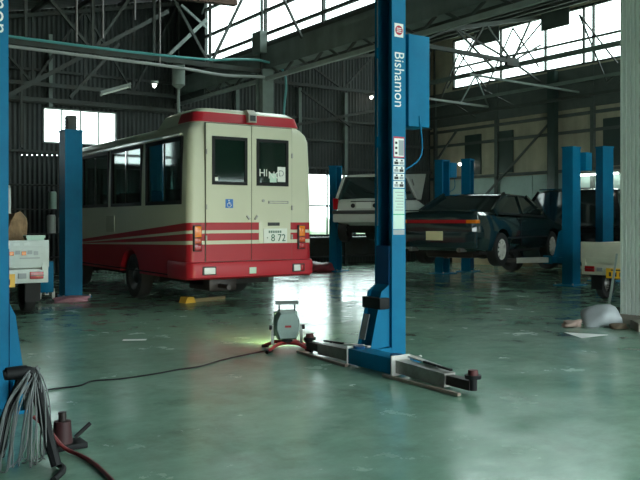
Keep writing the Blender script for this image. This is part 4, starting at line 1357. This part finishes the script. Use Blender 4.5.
for x, y, rz, lb in ((8.28, 5.36, 20, 'tan concrete block on the floor at the foot of the pale column'), (8.10, 5.50, 48, 'longer weathered block lying askew before the column plinth')):
    bk = MB().box(-.20, .20, -.07, .07, 0, .10, .01).build('concrete_block', M_CONC, None, 30, (x, y, 0), R(rz))
    tag(bk, lb, 'block')
tag(MB().bar((9.87, 7.21, .012), (10.38, 7.44, .74), .03).build('steel_rod', M_STEELMID, smooth=0), 'grey rod leaning against the rear of the cream pickup', 'rod')
tag(MB().lathe([(.001, 0), (.014, 0), (.016, .01), (.008, .018), (.001, .019)], 10, (4.84, 5.54, 0)).build('nut', M_ALU), 'tiny pale nut on the floor beside the tall blue post', 'nut')
tag(MB().box(-.12, .12, -.04, .04, 0, .004).build('tape_strip', M_DECALW, None, 0, (3.06, 7.99, 0), R(-28)), 'small white tape strip on the floor behind the lamp cable', 'tape')

# ------------------------------------------------------------------ clutter around the bus and the back
yl = thing('wheel_chock', 'yellow-topped wooden chock on the floor under the bus tail', 'chock', (5.1, 11.15, 0), R(15))
MB().prism([(-.10, 0), (.10, 0), (.06, .09), (-.06, .09)], 'y', -.08, .08).build('chock_body', mat('yellow_paint', (.55, .33, .03), .5, vary=.3), yl, 0)
MB().box(.06, .75, -.03, .03, .0, .05).build('drag_bar', mat('dull_wood', (.2, .16, .08), .7, vary=.3), yl, 0)
jt = thing('trolley_jack', 'blue trolley jack with a pale arm below the post beside the bus', 'jack', (3.45, 12.75, 0), R(75))
MB().box(-.25, .25, -.12, -.08, .04, .16).box(-.25, .25, .08, .12, .04, .16).build('jack_frame', M_ALU, jt, 0)
MB().bar((-.2, 0, .12), (.2, 0, .22), .06, .05).build('lift_arm', M_ALU, jt, 0)
MB().tube([(-.2, 0, .12), (-.3, 0, .75)], .02, 8).build('handle', M_BLUE, jt)
MB().box(-.30, -.12, -.1, .1, .14, .62, .02).build('pump_cover', M_BLUE, jt)
for x in (-.2, .2):
    for y in (-.14, .14):
        MB().lathe([(.001, -.02), (.045, -.02), (.045, .02), (.001, .02)], 14, (x, y, .045), 'y').build('castor', M_BLACK, jt)
lump('rag', 'pink cloth lying at the foot of the blue post beside the bus', 'rag', mat('pink_cloth', (.45, .22, .27), .95, vary=.3, scale=8), (3.72, 12.30, 0), .28, .14, .06, 21, .3)
lump('tarpaulin', 'dark red plastic sheet heaped on the floor behind the bus', 'tarpaulin', mat('dark_red_sheet', (.22, .025, .04), .5, vary=.3), (10.9, 16.2, 0), .45, .3, .16, 22, .25)
lump('white_bag', 'small white bag at the back of the bus beside the red sheet', 'bag', M_WHITE, (10.35, 16.0, 0), .14, .14, .32, 23, .15)

# storage rack at the back wall, left of the bus
rk = thing('storage_rack', 'dark open steel rack of shelves against the corrugated back wall', 'shelf', (5.0, 18.6, 0))
for x in (-.9, .9):
    for y in (-.25, .25):
        MB().box(x - .02, x + .02, y - .02, y + .02, 0, 2.3).build('upright', M_STEEL, rk, 0)
for z in (.4, .95, 1.5, 2.05):
    MB().box(-.92, .92, -.28, .28, z - .02, z).build('shelf_board', M_STEEL, rk, 0)
for i, (x, z, r_, hh, m, lb) in enumerate((
        (.12, .95, .10, .42, M_WHITE, 'white cylindrical can on the rack, waist-high shelf'), (.36, .95, .08, .36, M_DECALGREY, 'grey cylindrical can beside the white can on the rack'),
        (.15, 1.5, .09, .40, M_DECALPALE, 'pale green can on the upper rack shelf'), (.42, 1.5, .11, .33, M_STEELMID, 'dull grey-green can on the upper rack shelf'),
        (.62, .95, .10, .30, M_BLUE, 'blue oil can on the rack shelf'))):
    cn = thing('oil_can', lb, 'can', (5.0 + x, 18.55, z))
    MB().lathe([(.001, 0), (r_, 0), (r_, hh * .9), (r_ * .8, hh), (.001, hh)], 16).build('can_body', m, cn)
    MB().lathe([(.001, hh), (.025, hh), (.025, hh + .04), (.001, hh + .04)], 10).build('can_cap', M_BLACK, cn)
pp = tag(MB().tube([(5.45, 18.2, .01), (5.62, 18.25, 2.3)], .06, 10).build('pale_pipe', M_WHITE), 'pale plastic pipe leaning on the rack', 'pipe')

# workbench and parts under the far window
wb_ = thing('workbench', 'dark steel workbench below the low back window', 'workbench', (13.2, 18.6, 0))
MB().box(-1.8, 1.8, -.35, .35, .72, .77).build('bench_top', M_STEEL, wb_, 0)
for x in (-1.7, 0, 1.7):
    for y in (-.3, .3):
        MB().box(x - .03, x + .03, y - .03, y + .03, 0, .72).build('leg', M_STEEL, wb_, 0)
MB().box(-1.7, 1.7, -.3, .3, .2, .23).build('lower_shelf', M_STEEL, wb_, 0)
MB().box(-1.75, 1.75, .30, .34, .23, .72).build('back_panel', M_STEEL, wb_, 0)
od = thing('oil_drain_pan', 'low grey oil drain pan on castors beneath the raised hatchback', 'drain pan', (11.6, 14.2, 0))
MB().lathe([(.001, .50), (.30, .60), (.31, .60), (.05, .48), (.04, .06), (.001, .06)], 20).build('pan', M_GREYSTEEL, od)
MB().box(-.3, .3, -.03, .03, .03, .06).box(-.03, .03, -.3, .3, .03, .06).build('castor_base', M_DARK, od, 0)
for x, y in ((.27, 0), (-.27, 0), (0, .27), (0, -.27)):
    MB().lathe([(.001, -.015), (.03, -.015), (.03, .015), (.001, .015)], 12, (x, y, .03), 'y').build('castor', M_BLACK, od)

# clutter along the right wall: tyres, a bench and cartons
for i, (u, v_, z, lb) in enumerate(((16.6, 17.6, 0, 'tyre at the bottom of the stack by the tan wall'), (16.62, 17.58, .2, 'tyre on top of the stack by the tan wall'), (15.8, 17.3, 0, 'single tyre lying flat on the floor near the tyre stack'))):
    prof = [(.19, .02)] + [(.27 + .05 * math.sin(PI * k / 8), .1 - .095 * math.cos(PI * k / 8)) for k in range(9)] + [(.19, .18), (.17, .1)]
    ty = MB().lathe(prof + [prof[0]], 24, (0, 0, 0)).build('spare_tyre', M_TYRE, None, 35, (u, v_, z))
    tag(ty, lb, 'tyre')
M_CARTON = mat('brown_carton', (0.38, 0.29, 0.17), 0.85, vary=0.3, scale=4)
for i, (u, v_, sx, sy, sz, lb) in enumerate(((16.6, 16.9, .3, .35, .45, 'brown carton next to the tyre stack by the tan wall'), (16.6, 15.1, .3, .35, .40, 'low brown carton by the tan wall, farthest from the tyre stack'), (16.55, 16.0, .3, .4, .58, 'tallest brown carton, standing between two lower cartons'))):
    ct = thing('carton', lb, 'box', (u, v_, 0), R(4 * i - 4))
    MB().box(-sx, sx, -sy, sy, 0, sz, .008).build('carton_body', M_CARTON, ct)
    for s in (-1, 1):
        MB().box(-sx, sx, min(s * .004, s * sy), max(s * .004, s * sy), sz, sz + .006).build('flap', M_CARTON, ct, 0)
tb = thing('tool_cabinet', 'pale grey tool cabinet against the tan wall behind the cream pickup', 'cabinet', (16.78, 9.2, 0))
MB().box(-.3, .3, -.5, .5, .08, .95, .01).build('cabinet_body', M_STEELPALE, tb)
for i in range(4):
    dr = MB().box(-.315, -.3, -.47, .47, .12 + i * .2, .30 + i * .2).build('drawer', M_STEELPALE, tb, 0)
    MB().box(-.335, -.315, -.2, .2, .22 + i * .2, .24 + i * .2).build('drawer_pull', M_CHROME, dr, 0)
MB().box(-.28, .28, -.48, .48, 0, .08).build('toe_base', M_DARK, tb, 0)
